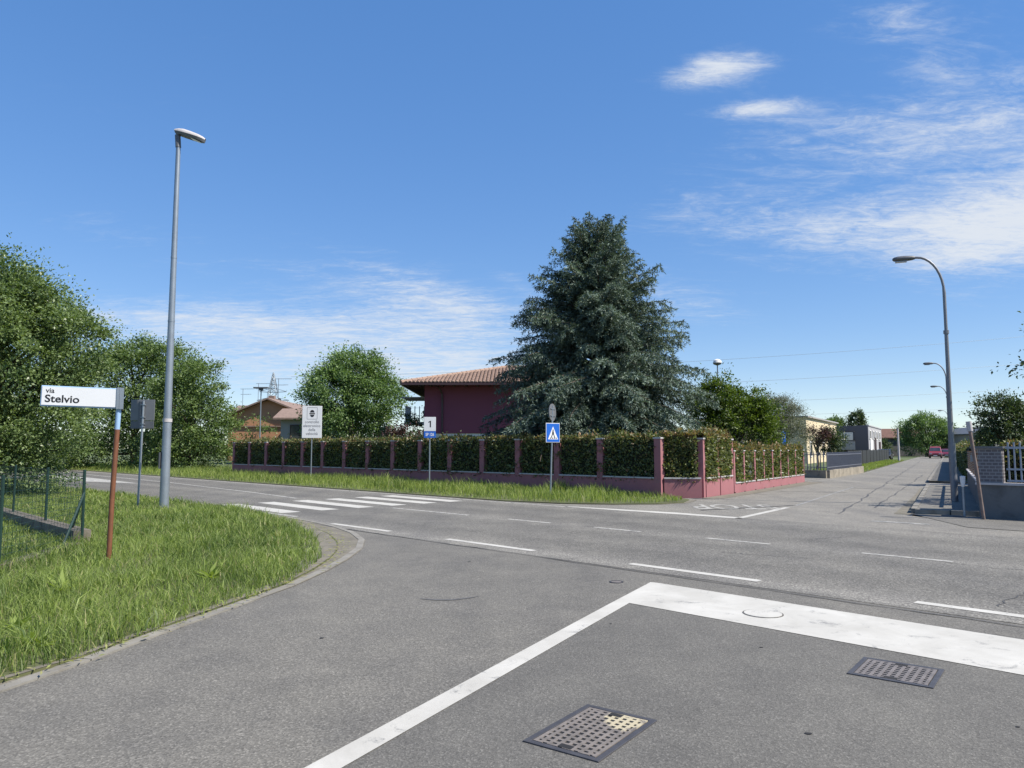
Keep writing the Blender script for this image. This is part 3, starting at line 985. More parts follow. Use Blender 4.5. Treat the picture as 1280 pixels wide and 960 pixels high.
root = thing('lamp_post', (-8.96, 19.25, 0.0), 'tall galvanised lamp post with single head standing in the left grass verge', 'street lamp')
MB().tube([(0, 0, -.2), (0, 0, 2.3)], [0.118, 0.105], 16).build('lower_pole', M['galv'], root, smooth=True)
MB().tube([(0, 0, 2.27), (0, 0, 2.36)], 0.118, 16).build('collar', M['coping'], root, smooth=True)
MB().tube([(0, 0, 2.3), (0, 0, 5.6), (0, 0, 9.72)], [0.098, 0.078, 0.058], 16).build('upper_pole', M['galv'], root, smooth=True)
for z in (4.9, 6.6):
    MB().tube([(0, 0, z), (0, 0, z + .05)], 0.088 if z < 6 else .079, 12).build('joint', M['galv'], root, smooth=True)
MB().box((-.12, -0.03, 1.28), (0.035, 0.14, 0.42)).build('hatch', M['galv_dark'], root)
MB().tube([(0, 0, 9.64), (-.03, 0, 9.98)], 0.072, 10).build('bracket', M['galv_dark'], root)
# head: a shell with rounded plan, sloping down to its tip
hd = MB(); lo = MB()
prof = [(-.10, .07, .06), (0.0, .11, .10), (.15, .145, .13), (.35, .155, .12), (.55, .135, .10), (.66, .09, .07), (.72, .03, .04)]
rings = []
for x, wy, hz in prof:
    ring = []
    for k in range(12):
        t = math.pi * k / 11
        ring.append((x, -math.cos(t) * wy, 10.06 - x * .30 + math.sin(t) * hz))
    rings.append(ring)
vs = [p for r in rings for p in r]
fs = [(i * 12 + k, i * 12 + k + 1, (i + 1) * 12 + k + 1, (i + 1) * 12 + k) for i in range(len(prof) - 1) for k in range(11)]
hd.add(vs, fs)
head = hd.build('head', M['coping'], root, smooth=True)
und = [(x, -wy, 10.06 - x * .30) for x, wy, hz in prof] + [(x, wy, 10.06 - x * .30) for x, wy, hz in prof[::-1]]
lo.add(und + [(p[0] * .94 + .02, p[1] * .85, p[2] - .075) for p in und], [tuple(range(len(und), 2 * len(und)))] +
       [(i, (i + 1) % len(und), len(und) + (i + 1) % len(und), len(und) + i) for i in range(len(und))])
lo.build('lamp_housing', M['galv_dark'], root)
MB().add([(p[0] * .7 + .12, p[1] * .6, p[2] - .082 - .0) for p in und], [tuple(range(len(und)))]).build('lens', M['lamp_glass'], head)

# wire fence round the left garden corner
F0 = (-7.08, 12.36)
fence_a = [F0, (-8.72, 14.0), (-10.6, 15.9), (-12.5, 17.8), (-14.4, 19.7)]      # along the main road
fence_b = [F0, (-6.72, 9.85), (-6.36, 7.35)]                                      # along the near street
root = thing('wire_fence', (F0[0], F0[1], 0.0), 'green wire mesh fence on a low concrete beam before the left tree', 'fence')
for p in fence_a + fence_b[1:]:
    MB().tube([(p[0], p[1], -.1), (p[0] + rnd.uniform(-.02, .03), p[1], 1.24)], 0.024, 8).build('post', M['post_green'], root, world=True)
for e in ((-7.62, 12.9), (-6.98, 11.65)):
    MB().tube([(e[0], e[1], 0.05), (F0[0], F0[1], 0.86)], 0.02, 8).build('brace', M['post_green'], root, world=True)
bm_ = MB()
for a, b in zip(fence_a[:-1], fence_a[1:]):
    bm_.beam((a[0], a[1], -.05), (b[0], b[1], -.05), 0.26, 0.30)
bm_.build('concrete_beam', M['beam'], root, world=True)
MB().beam((F0[0] + .02, F0[1] - .2, -.05), (*fence_b[1], -.05), 0.2, 0.13).build('concrete_edge', M['beam'], root, world=True)
wires = MB()
for line, dz in ((fence_a, .26), (fence_b, .10)):
    for a, b in zip(line[:-1], line[1:]):
        ln = math.dist(a, b)
        k = int(ln / 0.10)
        for i in range(k + 1):
            x = a[0] + (b[0] - a[0]) * i / k; y = a[1] + (b[1] - a[1]) * i / k
            wires.tube([(x, y, dz), (x, y, 1.20)], 0.0022, 3, caps=False)
        for j in range(13):
            z = dz + (1.20 - dz) * j / 12
            wires.tube([(a[0], a[1], z), (b[0], b[1], z)], 0.0024 if j % 6 else .0035, 3, caps=False)
tag(wires.build('wire_mesh', M['post_green'], root, world=True), kind='stuff')

# ------------------------------------------------------------------ the pink boundary wall with its hedge
def line_pt(a, b, d):
    l = math.dist(a, b)
    return (a[0] + (b[0] - a[0]) * d / l, a[1] + (b[1] - a[1]) * d / l)


front = [(26.05 * (.1208 - (n - 1) * .0549), 26.05 * (1 + (n - 1) * .05295)) for n in range(15, 0, -1)]   # pillars, far left to near
P824, CORN = (4.83, 24.36), (6.15, 24.22)
side_d = (math.sin(rad(34.4)), math.cos(rad(34.4)))
side_pt = lambda t: (CORN[0] + side_d[0] * t, CORN[1] + side_d[1] * t)
front_all = front + [P824]
root = thing('front_boundary_wall', (*P824, 0.0), 'dark pink rendered boundary wall with square pillars facing the main road', 'wall')
fang = math.atan2(front[-1][1] - front[0][1], front[-1][0] - front[0][0])
pil = MB().box((0, 0, 0.97), (0.25, 0.25, 1.94)).mesh('pillar', M['pink'])
cap = MB().box((0, 0, 0.028), (0.30, 0.30, 0.05)).mesh('pillar_cap', M['coping'])


def pillars(root, pts, ang, h):
    org = WORLD[root.name].translation
    for p in pts:
        share('pillar', pil, root, (p[0] - org.x, p[1] - org.y, h - 1.94), ang)
        share('pillar_cap', cap, root, (p[0] - org.x, p[1] - org.y, h), ang)


pillars(root, front_all, fang, 1.90)
for a, b in zip(front_all[:-1], front_all[1:]):
    a2, b2 = line_pt(a, b, .127), line_pt(b, a, .127)
    MB().beam((*a2, -0.3), (*b2, -0.3), 0.24, 0.90).build('base_wall', M['pink'], root, world=True)
    MB().beam((*a2, 0.60), (*b2, 0.60), 0.30, 0.045).build('coping', M['coping'], root, world=True)

root = thing('corner_boundary_wall', (*CORN, 0.0), 'sunlit pink rendered wall and pillars turning the street corner', 'wall')
sang = math.pi / 2 - rad(34.4)
a2, b2 = line_pt(P824, CORN, .13), line_pt(CORN, P824, .0)
MB().beam((*a2, -0.3), (*b2, -0.3), 0.24, 0.90).build('base_wall', M['pink'], root, world=True)
MB().beam((*a2, 0.60), (*line_pt(CORN, P824, .02), 0.60), 0.30, 0.045).build('coping', M['coping'], root, world=True)
ups = [0.06, 1.46, 2.92]
thin = MB().box((0, 0, 0.97), (0.18, 0.18, 1.94)).mesh('pillar', M['pink'])
tcap = MB().box((0, 0, 0.028), (0.23, 0.23, 0.05)).mesh('pillar_cap', M['coping'])
for t in ups:
    p = side_pt(t)
    share('pillar', thin, root, (p[0] - CORN[0], p[1] - CORN[1], -.06), sang)
    share('pillar_cap', tcap, root, (p[0] - CORN[0], p[1] - CORN[1], 1.88), sang)
for t0, t1 in zip(ups[:-1], ups[1:]):
    MB().beam((*side_pt(t0 + .092), -.3), (*side_pt(t1 - .092), -.3), 0.23, 0.90).build('base_wall', M['pink'], root, world=True)
    MB().beam((*side_pt(t0 + .094), .60), (*side_pt(t1 - .094), .60), 0.28, 0.045).build('coping', M['coping'], root, world=True)

root = thing('street_boundary_wall', (*side_pt(3.2), 0.0), 'low pink wall with slim pillars running along the far street', 'wall')
org = WORLD[root.name].translation
lows = [3.06 + .06, 4.26, 5.62, 6.86, 8.11, 9.35, 10.6, 11.9, 13.45]
lp = MB().box((0, 0, 0.75), (0.13, 0.20, 1.46)).mesh('pillar', M['pink'])
lcap = MB().box((0, 0, 0.02), (0.21, 0.25, 0.04)).mesh('pillar_cap', M['coping'])
for t in lows:
    p = side_pt(t)
    share('pillar', lp, root, (p[0] - org.x, p[1] - org.y, 0), sang)
    share('pillar_cap', lcap, root, (p[0] - org.x, p[1] - org.y, 1.48), sang)
for t0, t1 in zip(lows[:-1], lows[1:]):
    MB().beam((*side_pt(t0 + .067), -.3), (*side_pt(t1 - .067), -.3), 0.20, 0.63).build('base_wall', M['pink'], root, world=True)
    MB().beam((*side_pt(t0 + .07), .33), (*side_pt(t1 - .07), .33), 0.25, 0.04).build('coping', M['coping'], root, world=True)
pm = side_pt(5.2)
MB().box((pm[0] - .1, pm[1] + .07, .92), (0.62, 0.10, 1.06), sang).build('letterbox_niche', M['slate'], root, world=True)
for k in range(3):
    MB().box((pm[0] - .02, pm[1] - .01, .66 + .26 * k), (0.46, 0.10, 0.16), sang).build('letterbox', M['galv_dark'], root, world=True)


def hedge(name, label, path, thick, z0, z1, n, size, seed, m=None, top_red=0.5, inset=0.0, group=None, bulge=0.06):
    """clipped hedge: a twiggy core with leaves over its faces; path = centre line"""
    rng = np.random.default_rng(seed)
    root = thing(name, (path[0][0], path[0][1], 0.0), label, 'hedge', group=group)
    core = MB()
    seg = []
    for a, b in zip(path[:-1], path[1:]):
        core.beam((*a, z0 + .02), (*b, z0 + .02), thick - .26, z1 - z0 - .14)
        seg.append(math.dist(a, b))
    core.build('core', M['hedge_core'], root, world=True)
    seg = np.array(seg)
    k = rng.choice(len(seg), n, p=seg / seg.sum())
    A = np.array(path[:-1])[k]; B = np.array(path[1:])[k]
    u = rng.random(n)
    Pc = A + (B - A) * u[:, None]
    dr = unit(B - A)
    sd = np.stack([dr[:, 1], -dr[:, 0]], 1)
    H = z1 - z0
    face = rng.random(n)
    wt = thick / (thick + 2 * H)
    top = face < wt * 1.25
    side = np.where(rng.random(n) < 0.5, -1.0, 1.0)
    off = np.where(top, (rng.random(n) - .5) * thick, side * (thick / 2 - np.abs(rng.normal(0, .05, n))))
    z = np.where(top, z1 - np.abs(rng.normal(0, .035, n)), z0 + rng.random(n) * H)
    lump = vnoise(Pc[:, 0] + Pc[:, 1] * 1.7, z * 2.0 + Pc[:, 1], 0.45, seed) - .5
    off = off + np.where(top, 0, side * lump * bulge * 2)
    z = z + np.where(top, lump * 0.14, 0)
    shoot = top & (vnoise(Pc[:, 0] * 3 + 5, Pc[:, 1] * 3, .5, seed + 3) > .72)
    z = z + np.where(shoot, np.abs(rng.normal(0, .10, n)), 0)
    C = np.stack([Pc[:, 0] + sd[:, 0] * off, Pc[:, 1] + sd[:, 1] * off, z], 1)
    nout = np.where(top[:, None], np.array([[0, 0, 1.0]]), np.concatenate([sd * side[:, None], np.zeros((n, 1))], 1))
    D = unit(nout * 0.7 + rng.normal(size=(n, 3)) * 0.6 + np.array([0, 0, .35]))
    Nn = unit(nout * 0.8 + rng.normal(size=(n, 3)) * 0.5 + np.array([0, 0, .5]))
    ln = size * (.65 + .7 * rng.random(n))
    t = np.clip(0.30 + rng.normal(0, .19, n), 0, .66)
    red = (rng.random(n) < np.where(z > z1 - .12, top_red, 0.07))
    t = np.where(red, .86 + .14 * rng.random(n), t)
    leaves('leaves', C, D, Nn, ln, ln * .5, t, m or M['lf_hedge'], root, world=True)
    return root


nd = (SQ * .20, SQ * .20)
fh = [(p[0] + nd[0], p[1] + nd[1]) for p in front_all]
fh = [fh[0], fh[-1]]
hedge('photinia_hedge', 'long clipped dark hedge behind the pink pillars facing the main road', fh, .50, .5, 2.00, 46000, .115, 21, top_red=.30)
ins = (-side_d[1] * .22, side_d[0] * .22)
up_path = [(P824[0] + .12, P824[1] + .25), (CORN[0] - .10, CORN[1] + .22), tuple(np.add(side_pt(2.85), ins))]
hedge('photinia_hedge', 'clipped hedge with red tips above the street corner wall', up_path, .55, .5, 2.05, 17000, .115, 22, top_red=.55)
lo_path = [tuple(np.add(side_pt(3.35), ins)), tuple(np.add(side_pt(13.6), ins))]
hedge('photinia_hedge', 'lower clipped reddish hedge behind the slim pink pillars along the far street', lo_path, .52, .3, 1.62, 20000, .115, 23, top_red=.6)

# ------------------------------------------------------------------ signs on the far verge
def sq_post(root, h, r=0.028, x=0.0, y=0.035):
    return MB().tube([(x, y, -.2), (x, y, h)], r, 10).build('post', M['galv'], root, smooth=True)


def up_text(body, size, m, at, parent, bold=0.0, sx=1.0):
    me = text_mesh(body, size, m, bold, 0.0008)
    me.transform(Matrix.Diagonal((sx, 1, 1, 1)))
    me.transform(Matrix.Rotation(rad(90), 4, 'X'))
    me.transform(Matrix.Translation(at))
    return link_mesh('lettering', me, parent)


sp = (-9.72, 36.0)
root = thing('speed_control_sign', (*sp, 0.0), 'white panel with hat emblem announcing electronic speed control in long grass', 'road sign', rz=rad(6))
sq_post(root, 3.55)
pan = MB().box((0, 0, 2.86), (0.94, 0.03, 1.56)).build('panel', M['white'], root, bevel=.01)
em = MB()
def ellipse(cx, cz, rx, rz_, y, a0=0, a1=360, n=20):
    return [(cx + rx * math.cos(rad(a0 + (a1 - a0) * i / n)), y, cz + rz_ * math.sin(rad(a0 + (a1 - a0) * i / n))) for i in range(n + 1)]
def flat(poly):
    m_ = MB(); m_.add(poly[::-1] if False else poly, [tuple(range(len(poly)))]); return m_
flat(ellipse(0, 3.30, .112, .145, -.017, 8, 172)).build('emblem_hat', M['black'], pan)
flat([(-.14, -.0172, 3.29), (.14, -.0172, 3.29), (.12, -.0172, 3.235), (-.12, -.0172, 3.235)]).build('emblem_brim', M['black'], pan)
flat(ellipse(0, 3.23, .105, .135, -.017, 188, 352)).build('emblem_face', M['black'], pan)
ol = MB()
for x0, z0, x1, z1 in ((-.24, 3.56, .24, 3.56), (-.24, 3.0, .24, 3.0)):
    ol.box((0, -.017, z0), (.48, .002, .014))
for x in (-.24, .24):
    ol.box((x, -.0172, 3.28), (.014, .002, .56))
ol.build('emblem_outline', M['galv_dark'], pan)
for i, wd in enumerate(('controllo', 'elettronico', 'della', 'velocità')):
    up_text(wd, 0.19, M['slate'], (0, -.017, 2.86 - .19 * i), pan, 0.0, .96)

kp = (-3.27, 29.5)
root = thing('kilometre_sign', (*kp, 0.0), 'white kilometre sign with figure one above a blue road number plate', 'road sign', rz=rad(3))
sq_post(root, 2.72)
pan = MB().box((0, 0, 2.55), (0.47, 0.025, 0.56)).build('upper_panel', M['white'], root, bevel=.006)
MB().add([(-.005, -.0142, 2.42), (.045, -.0142, 2.42), (.045, -.0142, 2.68), (.01, -.0142, 2.68), (-.06, -.0142, 2.635), (-.06, -.0142, 2.595), (-.005, -.0142, 2.625)], [tuple(range(7))]).build('figure', M['black'], pan)
pan = MB().box((0, 0, 2.13), (0.47, 0.025, 0.26)).build('lower_panel', M['sign_blue'], root, bevel=.006)
up_text('SP 126', 0.165, M['white'], (0, -.0142, 2.13), pan, 0.004, .74)

cp = (1.37, 25.35)
root = thing('crossing_sign', (*cp, 0.0), 'blue square pedestrian crossing sign on a leaning pole with a round sign above', 'road sign', rz=rad(38))
MB().tube([(-.06, .04, -.2), (0.02, .035, 1.8), (.06, .035, 3.05)], 0.03, 10).build('post', M['galv'], root, smooth=True)
pan = MB().box((0.03, 0, 2.12), (0.62, 0.025, 0.66)).build('panel', M['white'], root, bevel=.006)
MB().box((0.03, -.013, 2.12), (0.585, 0.006, 0.625)).build('blue_field', M['sign_blue'], pan)
flat([(-.20, -.0172, 1.895), (.26, -.0172, 1.895), (.03, -.0172, 2.335)]).build('triangle', M['white'], pan)
pd = MB()
for st in range(4):
    x = -.115 + st * .085
    pd.add([(x, -.0182, 1.91), (x + .045, -.0182, 1.91), (x + .055, -.0182, 1.955), (x + .012, -.0182, 1.955)], [(0, 1, 2, 3)])
pd.add(ellipse(.03, 2.205, .028, .03, -.0184), [tuple(range(21))])
pd.add([(-.005, -.0183, 2.17), (.06, -.0183, 2.17), (.075, -.0183, 2.06), (-.02, -.0183, 2.06)], [(0, 1, 2, 3)])
pd.add([(-.02, -.0184, 2.06), (.02, -.0184, 2.06), (-.04, -.0184, 1.945), (-.08, -.0184, 1.945)], [(0, 1, 2, 3)])
pd.add([(.035, -.0185, 2.06), (.075, -.0185, 2.06), (.13, -.0185, 1.95), (.09, -.0185, 1.95)], [(0, 1, 2, 3)])
pd.build('pedestrian_figure', M['black'], pan)
rd = MB()
disc = [(math.cos(t) * .30, math.sin(t) * .30) for t in np.linspace(0, 2 * math.pi, 28, endpoint=False)]
M28 = Matrix.Translation((0.07, 0.06, 2.82)) @ Matrix.Rotation(rad(26), 4, 'Z')
rd.add([M28 @ Vector((x, -.012, z)) for x, z in disc] + [M28 @ Vector((x, .012, z)) for x, z in disc],
       [tuple(range(27, -1, -1)), tuple(range(28, 56))] + [(i, (i + 1) % 28, 28 + (i + 1) % 28, 28 + i) for i in range(28)])
rd.build('round_sign', M['steel'], root)
for z in (2.70, 2.94):
    MB().box((M28 @ Vector((0, -.025, z - 2.82))), (.40, .02, .03), rad(26)).build('round_sign_bracket', M['galv'], root)
#PART3

# ------------------------------------------------------------------ the aubergine house behind the hedge
root = thing('house', (0.0, 46.0, 0.0), 'aubergine rendered house with hipped clay tile roof beside the cedar', 'house')
HX0, HX1, HY0, HY1 = -5.45, 9.0, 46.0, 56.0
EZ = 5.55
OV = 1.3
MB().box(((HX0 + HX1) / 2, (HY0 + HY1) / 2, 1.15), (HX1 - HX0 - .1, HY1 - HY0 - .1, 2.7)).build('lower_wall', M['offwhite'], root, world=True)
MB().box(((HX0 + HX1) / 2, (HY0 + HY1) / 2, (2.5 + EZ) / 2), (HX1 - HX0, HY1 - HY0, EZ - 2.5)).build('wall', M['purple'], root, world=True)
ex0, ex1, ey0, ey1 = HX0 - OV, HX1 + OV, HY0 - OV, HY1 + OV
pit = math.tan(rad(14.2))
rise = (ey1 - ey0) / 2 * pit
ym = (ey0 + ey1) / 2
rx0, rx1 = ex0 + (ym - ey0), ex1 - (ym - ey0)
rf = MB()
z0 = EZ - .02
rf.add([(ex0, ey0, z0), (ex1, ey0, z0), (ex1, ey1, z0), (ex0, ey1, z0), (rx0, ym, z0 + rise), (rx1, ym, z0 + rise)],
       [(0, 1, 5, 4), (1, 2, 5), (2, 3, 4, 5), (3, 0, 4), (3, 2, 1, 0)])
roof = rf.build('roof', M['eave'], root, world=True)
MB().beam((ex0, ey0 + .02, z0 - .12), (ex1, ey0 + .02, z0 - .12), .12, .14).beam((ex0 + .02, ey0 + .09, z0 - .12), (ex0 + .02, ey1 - .09, z0 - .12), .12, .14).build('gutter', M['gutter'], roof, world=True)
for i in range(24):
    x = HX0 - 1.0 + i * .72
    MB().beam((x, ey0 + .12, z0 - .13), (x, HY0 - .01, z0 - .13), .10, .12).build('rafter', M['eave'], roof, world=True)
for i in range(12):
    y = HY0 + .3 + i * .8
    MB().beam((ex0 + .12, y, z0 - .13), (HX0 - .01, y, z0 - .13), .10, .12).build('rafter', M['eave'], roof, world=True)
# barrel tiles in columns on the front and left slopes, in courses
tl = MB()
rnd = random.Random(8)
def tile_course(P0, along, upv, nrm, cols, course, length, lim):
    for c in range(cols):
        for r_ in range(lim(c)):
            o_ = P0 + along * (c * .235) + upv * (r_ * course) + nrm * (0.012 + rnd.uniform(0, .012))
            vs = []
            for k in range(5):
                t = math.pi * k / 4
                vs.append(o_ + along * (-math.cos(t) * .105) + nrm * (math.sin(t) * .07 + .02))
            for k in range(5):
                t = math.pi * k / 4
                vs.append(o_ + upv * length + along * (-math.cos(t) * .095) + nrm * (math.sin(t) * .06))
            tl.add(vs, [(k, k + 1, 6 + k, 5 + k) for k in range(4)] + [(4, 3, 2, 1, 0)])
slope = Vector((0, 1, pit)).normalized(); nrm = Vector((0, -pit, 1)).normalized()
SL = (ym - ey0) / slope.y
nc = int((ex1 - ex0) / .235)
tile_course(Vector((ex0 + .1, ey0 - .03, z0 + .02)), Vector((1, 0, 0)), slope, nrm, nc, .34, .40,
            lambda c: int(min(SL, min(c * .235 + .1, (nc - c) * .235) / slope.y) / .34))
tag(tl.build('roof_tiles', M['tile'], roof, world=True), kind='stuff')
hp = MB()
for k in range(22):
    a = Vector((ex0, ey0, z0 + .06)).lerp(Vector((rx0, ym, z0 + rise + .06)), k / 22)
    b = Vector((ex0, ey0, z0 + .06)).lerp(Vector((rx0, ym, z0 + rise + .06)), (k + 1.1) / 22)
    hp.tube([a, b], [.13, .11], 8)
hp.tube([(rx0, ym, z0 + rise + .06), (rx1, ym, z0 + rise + .06)], .12, 8)
hp.build('hip_tiles', M['tile'], roof, world=True)
MB().tube([(ex0 + 1.95, ey0 + .1, z0 - .1), (HX0 + .95, HY0 - .5, z0 - .2), (HX0 + 1.1, HY0 - .12, z0 - .55), (HX0 + 1.12, HY0 - .08, z0 - 1.0), (HX0 + 1.12, HY0 - .08, 0.1)], .06, 8).build('downpipe', M['gutter'], root, world=True)
MB().box((HX0 - .75, HY0 + 3.0, 3.2), (1.5, 2.6, .16)).build('balcony_slab', M['offwhite'], root, world=True)
bl = MB()
for i in range(9):
    bl.box((HX0 - 1.42, HY0 + 1.85 + i * .29, 3.78), (.05, .05, 1.0))
bl.box((HX0 - 1.42, HY0 + 3.0, 4.3), (.07, 2.5, .07))
for i in range(5):
    bl.box((HX0 - 1.42 + .3 * i, HY0 + 1.75, 3.78), (.05, .05, 1.0))
bl.build('balcony_rail', M['galv'], root, world=True)
MB().box((HX0 - .8, HY0 + 3.2, 4.85), (1.7, 3.0, .08)).build('balcony_awning', M['greyrender'], root, world=True)

# ------------------------------------------------------------------ orange house group at the left
def gable_house(name, label, x0, x1, y0, y1, ez, rz_, wallm, roofm, ridge='y', ov=.6, windows=()):
    root = thing(name, ((x0 + x1) / 2, y0, 0), label, 'house')
    w = MB()
    xm, ymid = (x0 + x1) / 2, (y0 + y1) / 2
    if ridge == 'y':
        w.add([(x0, y0, 0), (x1, y0, 0), (x1, y0, ez), (xm, y0, rz_), (x0, y0, ez), (x0, y1, 0), (x1, y1, 0), (x1, y1, ez), (xm, y1, rz_), (x0, y1, ez)],
              [(0, 1, 2, 3, 4), (6, 5, 9, 8, 7), (0, 4, 9, 5), (1, 6, 7, 2)])
    else:
        w.add([(x0, y0, 0), (x1, y0, 0), (x1, y0, ez), (x0, y0, ez), (x0, y1, 0), (x1, y1, 0), (x1, y1, ez), (x0, y1, ez), (x0, ymid, rz_), (x1, ymid, rz_)],
              [(0, 1, 2, 3), (5, 4, 7, 6), (0, 3, 8, 7, 4), (1, 5, 6, 9, 2)])
    w.build('wall', wallm, root, world=True)
    r = MB()
    th = .16
    if ridge == 'y':
        k = (rz_ - ez) / (xm - x0)
        for sgn, xe in ((-1, x0 - ov), (1, x1 + ov)):
            ze = ez - k * ov
            a = [(xe, y0 - ov, ze), (xm, y0 - ov, rz_ + .02), (xm, y1 + ov, rz_ + .02), (xe, y1 + ov, ze)]
            r.add(a + [(p[0], p[1], p[2] + th) for p in a], [(0, 1, 2, 3), (7, 6, 5, 4), (0, 4, 5, 1), (3, 2, 6, 7), (0, 3, 7, 4), (1, 5, 6, 2)])
    else:
        k = (rz_ - ez) / (ymid - y0)
        for ye in (y0 - ov, y1 + ov):
            ze = ez - k * ov
            a = [(x0 - ov, ye, ze), (x1 + ov, ye, ze), (x1 + ov, ymid, rz_ + .02), (x0 - ov, ymid, rz_ + .02)]
            r.add(a + [(p[0], p[1], p[2] + th) for p in a], [(0, 1, 2, 3), (7, 6, 5, 4), (0, 4, 5, 1), (3, 2, 6, 7), (0, 3, 7, 4), (1, 5, 6, 2)])
    roof = r.build('roof', roofm, root, world=True)
    for (cx, cz, ww, hh) in windows:
        wn = MB().box((cx, y0 - .02, cz), (ww, .1, hh)).build('window', M['eave'], root, world=True)
        MB().box((cx, y0 - .075, cz), (ww - .18, .03, hh - .18)).build('pane', M['glass'], wn, world=True)
    return root, roof


def chimney(roof, x, y, z0, z1, w, m):
    c = MB().box((x, y, (z0 + z1) / 2), (w, w, z1 - z0)).build('chimney', m, roof, world=True)
    MB().box((x, y, z1 + .06), (w + .22, w + .22, .12)).box((x, y, z1 + .30), (w * .8, w * .8, .36)).build('chimney_cap', M['tile_brown'], roof, world=True)


oh, ohr = gable_house('house', 'orange rendered house with brown gable roof left of the leafy plane tree', -28.6, -21.4, 76, 92, 5.1, 6.55, M['orange'], M['tile_brown'],
                      windows=())
MB().beam((-28.6, 75.9, 3.75), (-21.4, 75.9, 3.75), .12, .12).build('string_course', M['tile_brown'], oh, world=True)
chimney(ohr, -26.0, 80, 5.4, 6.75, .75, M['offwhite'])
gh, ghr = gable_house('house', 'small grey rendered house with hipped brown roof in front of the orange one', -22.0, -15.5, 70.5, 75.2, 4.5, 5.3, M['greyrender'], M['tile_brown'], ridge='x',
                      windows=((-20.6, 3.1, 1.0, 1.4),))
chimney(ghr, -18.6, 73, 5.0, 6.45, .6, M['brick'])
bh, bhr = gable_house('house', 'long brown roofed house half hidden behind the roadside trees', -36, -27.2, 94, 104, 5.6, 7.1, M['orange'], M['tile_brown'], ridge='x')


def antenna(x, y, z0, h, label, dish=True):
    root = thing('tv_antenna', (x, y, z0), label, 'antenna', group='aerials on the left roofs')
    MB().tube([(0, 0, -.3), (0, 0, h)], .035, 6).build('mast', M['galv'], root)
    bo = MB()
    for zz_, ln in ((h - .05, 1.5), (h - .75, 1.1)):
        bo.tube([(-.3, 0, zz_), (ln, 0, zz_ + .02)], .022, 5)
        for i in range(6):
            x_ = -.25 + i * ln / 6
            bo.tube([(x_, -.28, zz_), (x_, .28, zz_)], .012, 4)
    bo.build('boom', M['galv_dark'], root)
    if dish:
        ds = MB()
        prof_ = [(0.02, 0), (.2, .025), (.35, .07), (.45, .12)]
        vs, fs = [], []
        for r_, d_ in prof_:
            for k in range(14):
                t = 2 * math.pi * k / 14
                vs.append((.35 + r_ * math.cos(t) * .55 - d_ * .6, -.35 + d_ * -1.0 + r_ * math.cos(t) * .3, .28 + r_ * math.sin(t)))
        for i in range(3):
            for k in range(14):
                fs.append((i * 14 + k, i * 14 + (k + 1) % 14, (i + 1) * 14 + (k + 1) % 14, (i + 1) * 14 + k))
        ds.add(vs, fs).build('dish', M['galv_dark'], root)
    return root


antenna(-35.0, 96, 6.4, 2.9, 'leftmost thin roof aerial with dish above the brown roofs')
antenna(-33.0, 96, 6.9, 3.1, 'middle roof aerial with dish above the brown roofs')
antenna(-26.6, 84, 6.5, 3.0, 'roof aerial with dish beside the lattice pylon on the orange house')

root = thing('electricity_pylon', (-96.5, 298, 0), 'distant steel lattice electricity pylon above the left roofs', 'pylon')
py = MB()
def lat(z0, z1, w0, w1, n):
    for i in range(n):
        za, zb = z0 + (z1 - z0) * i / n, z0 + (z1 - z0) * (i + 1) / n
        wa, wb = w0 + (w1 - w0) * i / n, w0 + (w1 - w0) * (i + 1) / n
        ca = [(-wa, -wa, za), (wa, -wa, za), (wa, wa, za), (-wa, wa, za)]
        cb = [(-wb, -wb, zb), (wb, -wb, zb), (wb, wb, zb), (-wb, wb, zb)]
        for k in range(4):
            py.tube([ca[k], cb[k]], .13, 4); py.tube([ca[k], cb[(k + 1) % 4]], .08, 4); py.tube([ca[(k + 1) % 4], cb[k]], .08, 4)
            py.tube([cb[k], cb[(k + 1) % 4]], .08, 4)
lat(0, 24, 2.4, 1.6, 9); lat(24, 32, 1.6, .12, 5)
py.build('tower', M['galv'], root)
for z, w in ((24, 5.5), (20.5, 6.5)):
    for sgn in (-1, 1):
        MB().tube([(sgn * 1.5, 0, z), (sgn * w, 0, z + .3)], .13, 4).tube([(sgn * 1.5, 0, z + 1.4), (sgn * w, 0, z + .3)], .1, 4).build('cross_arm', M['galv'], root)

for i, (za, zb, ya, yb) in enumerate(((46, 58, 300, 300), (35, 45, 300, 300), (26, 33, 300, 300), (20, 25, 300, 300))):
    pts = []
    for k in range(31):
        u = k / 30
        x = -90 + 420 * u
        pts.append((x, 300, za * .62 + (zb - za * .62) * u - 22 * u * (1 - u) + 2))
    o = MB().tube(pts, .05, 4).build('power_cable', M['galv'])
    tag(o, ('highest', 'second highest', 'third highest', 'lowest')[i] + ' thin power cable sagging across the sky above the far street', 'cable', 'overhead power cables')

def small_lamp(x, y, h, label, kind):
    root = thing('street_lamp', (x, y, 0), label, 'street lamp')
    MB().tube([(0, 0, -.1), (0, 0, h)], [.07, .045], 8).build('pole', M['galv'] if kind == 'flat' else M['galv_dark'], root, smooth=True)
    if kind == 'flat':
        MB().box((0.0, 0, h + .08), (1.15, .45, .10)).box((0, 0, h - .05), (.3, .2, .2)).build('head', M['galv_dark'], root)
    else:
        MB().lathe([(.05, 0), (.30, .10), (.36, .22)], 14, (0, 0, h)).build('bowl', M['galv_dark'], root, smooth=True)
        MB().lathe([(.36, .22), (.30, .42), (.12, .52), (.02, .54)], 14, (0, 0, h)).build('globe', M['offwhite'], root, smooth=True)
    return root

small_lamp(-20.4, 60, 6.4, 'slim flat-headed street lamp in front of the orange house', 'flat')
small_lamp(16.75, 60, 8.3, 'round-headed lamp on a dark pole rising behind the laurel', 'round')

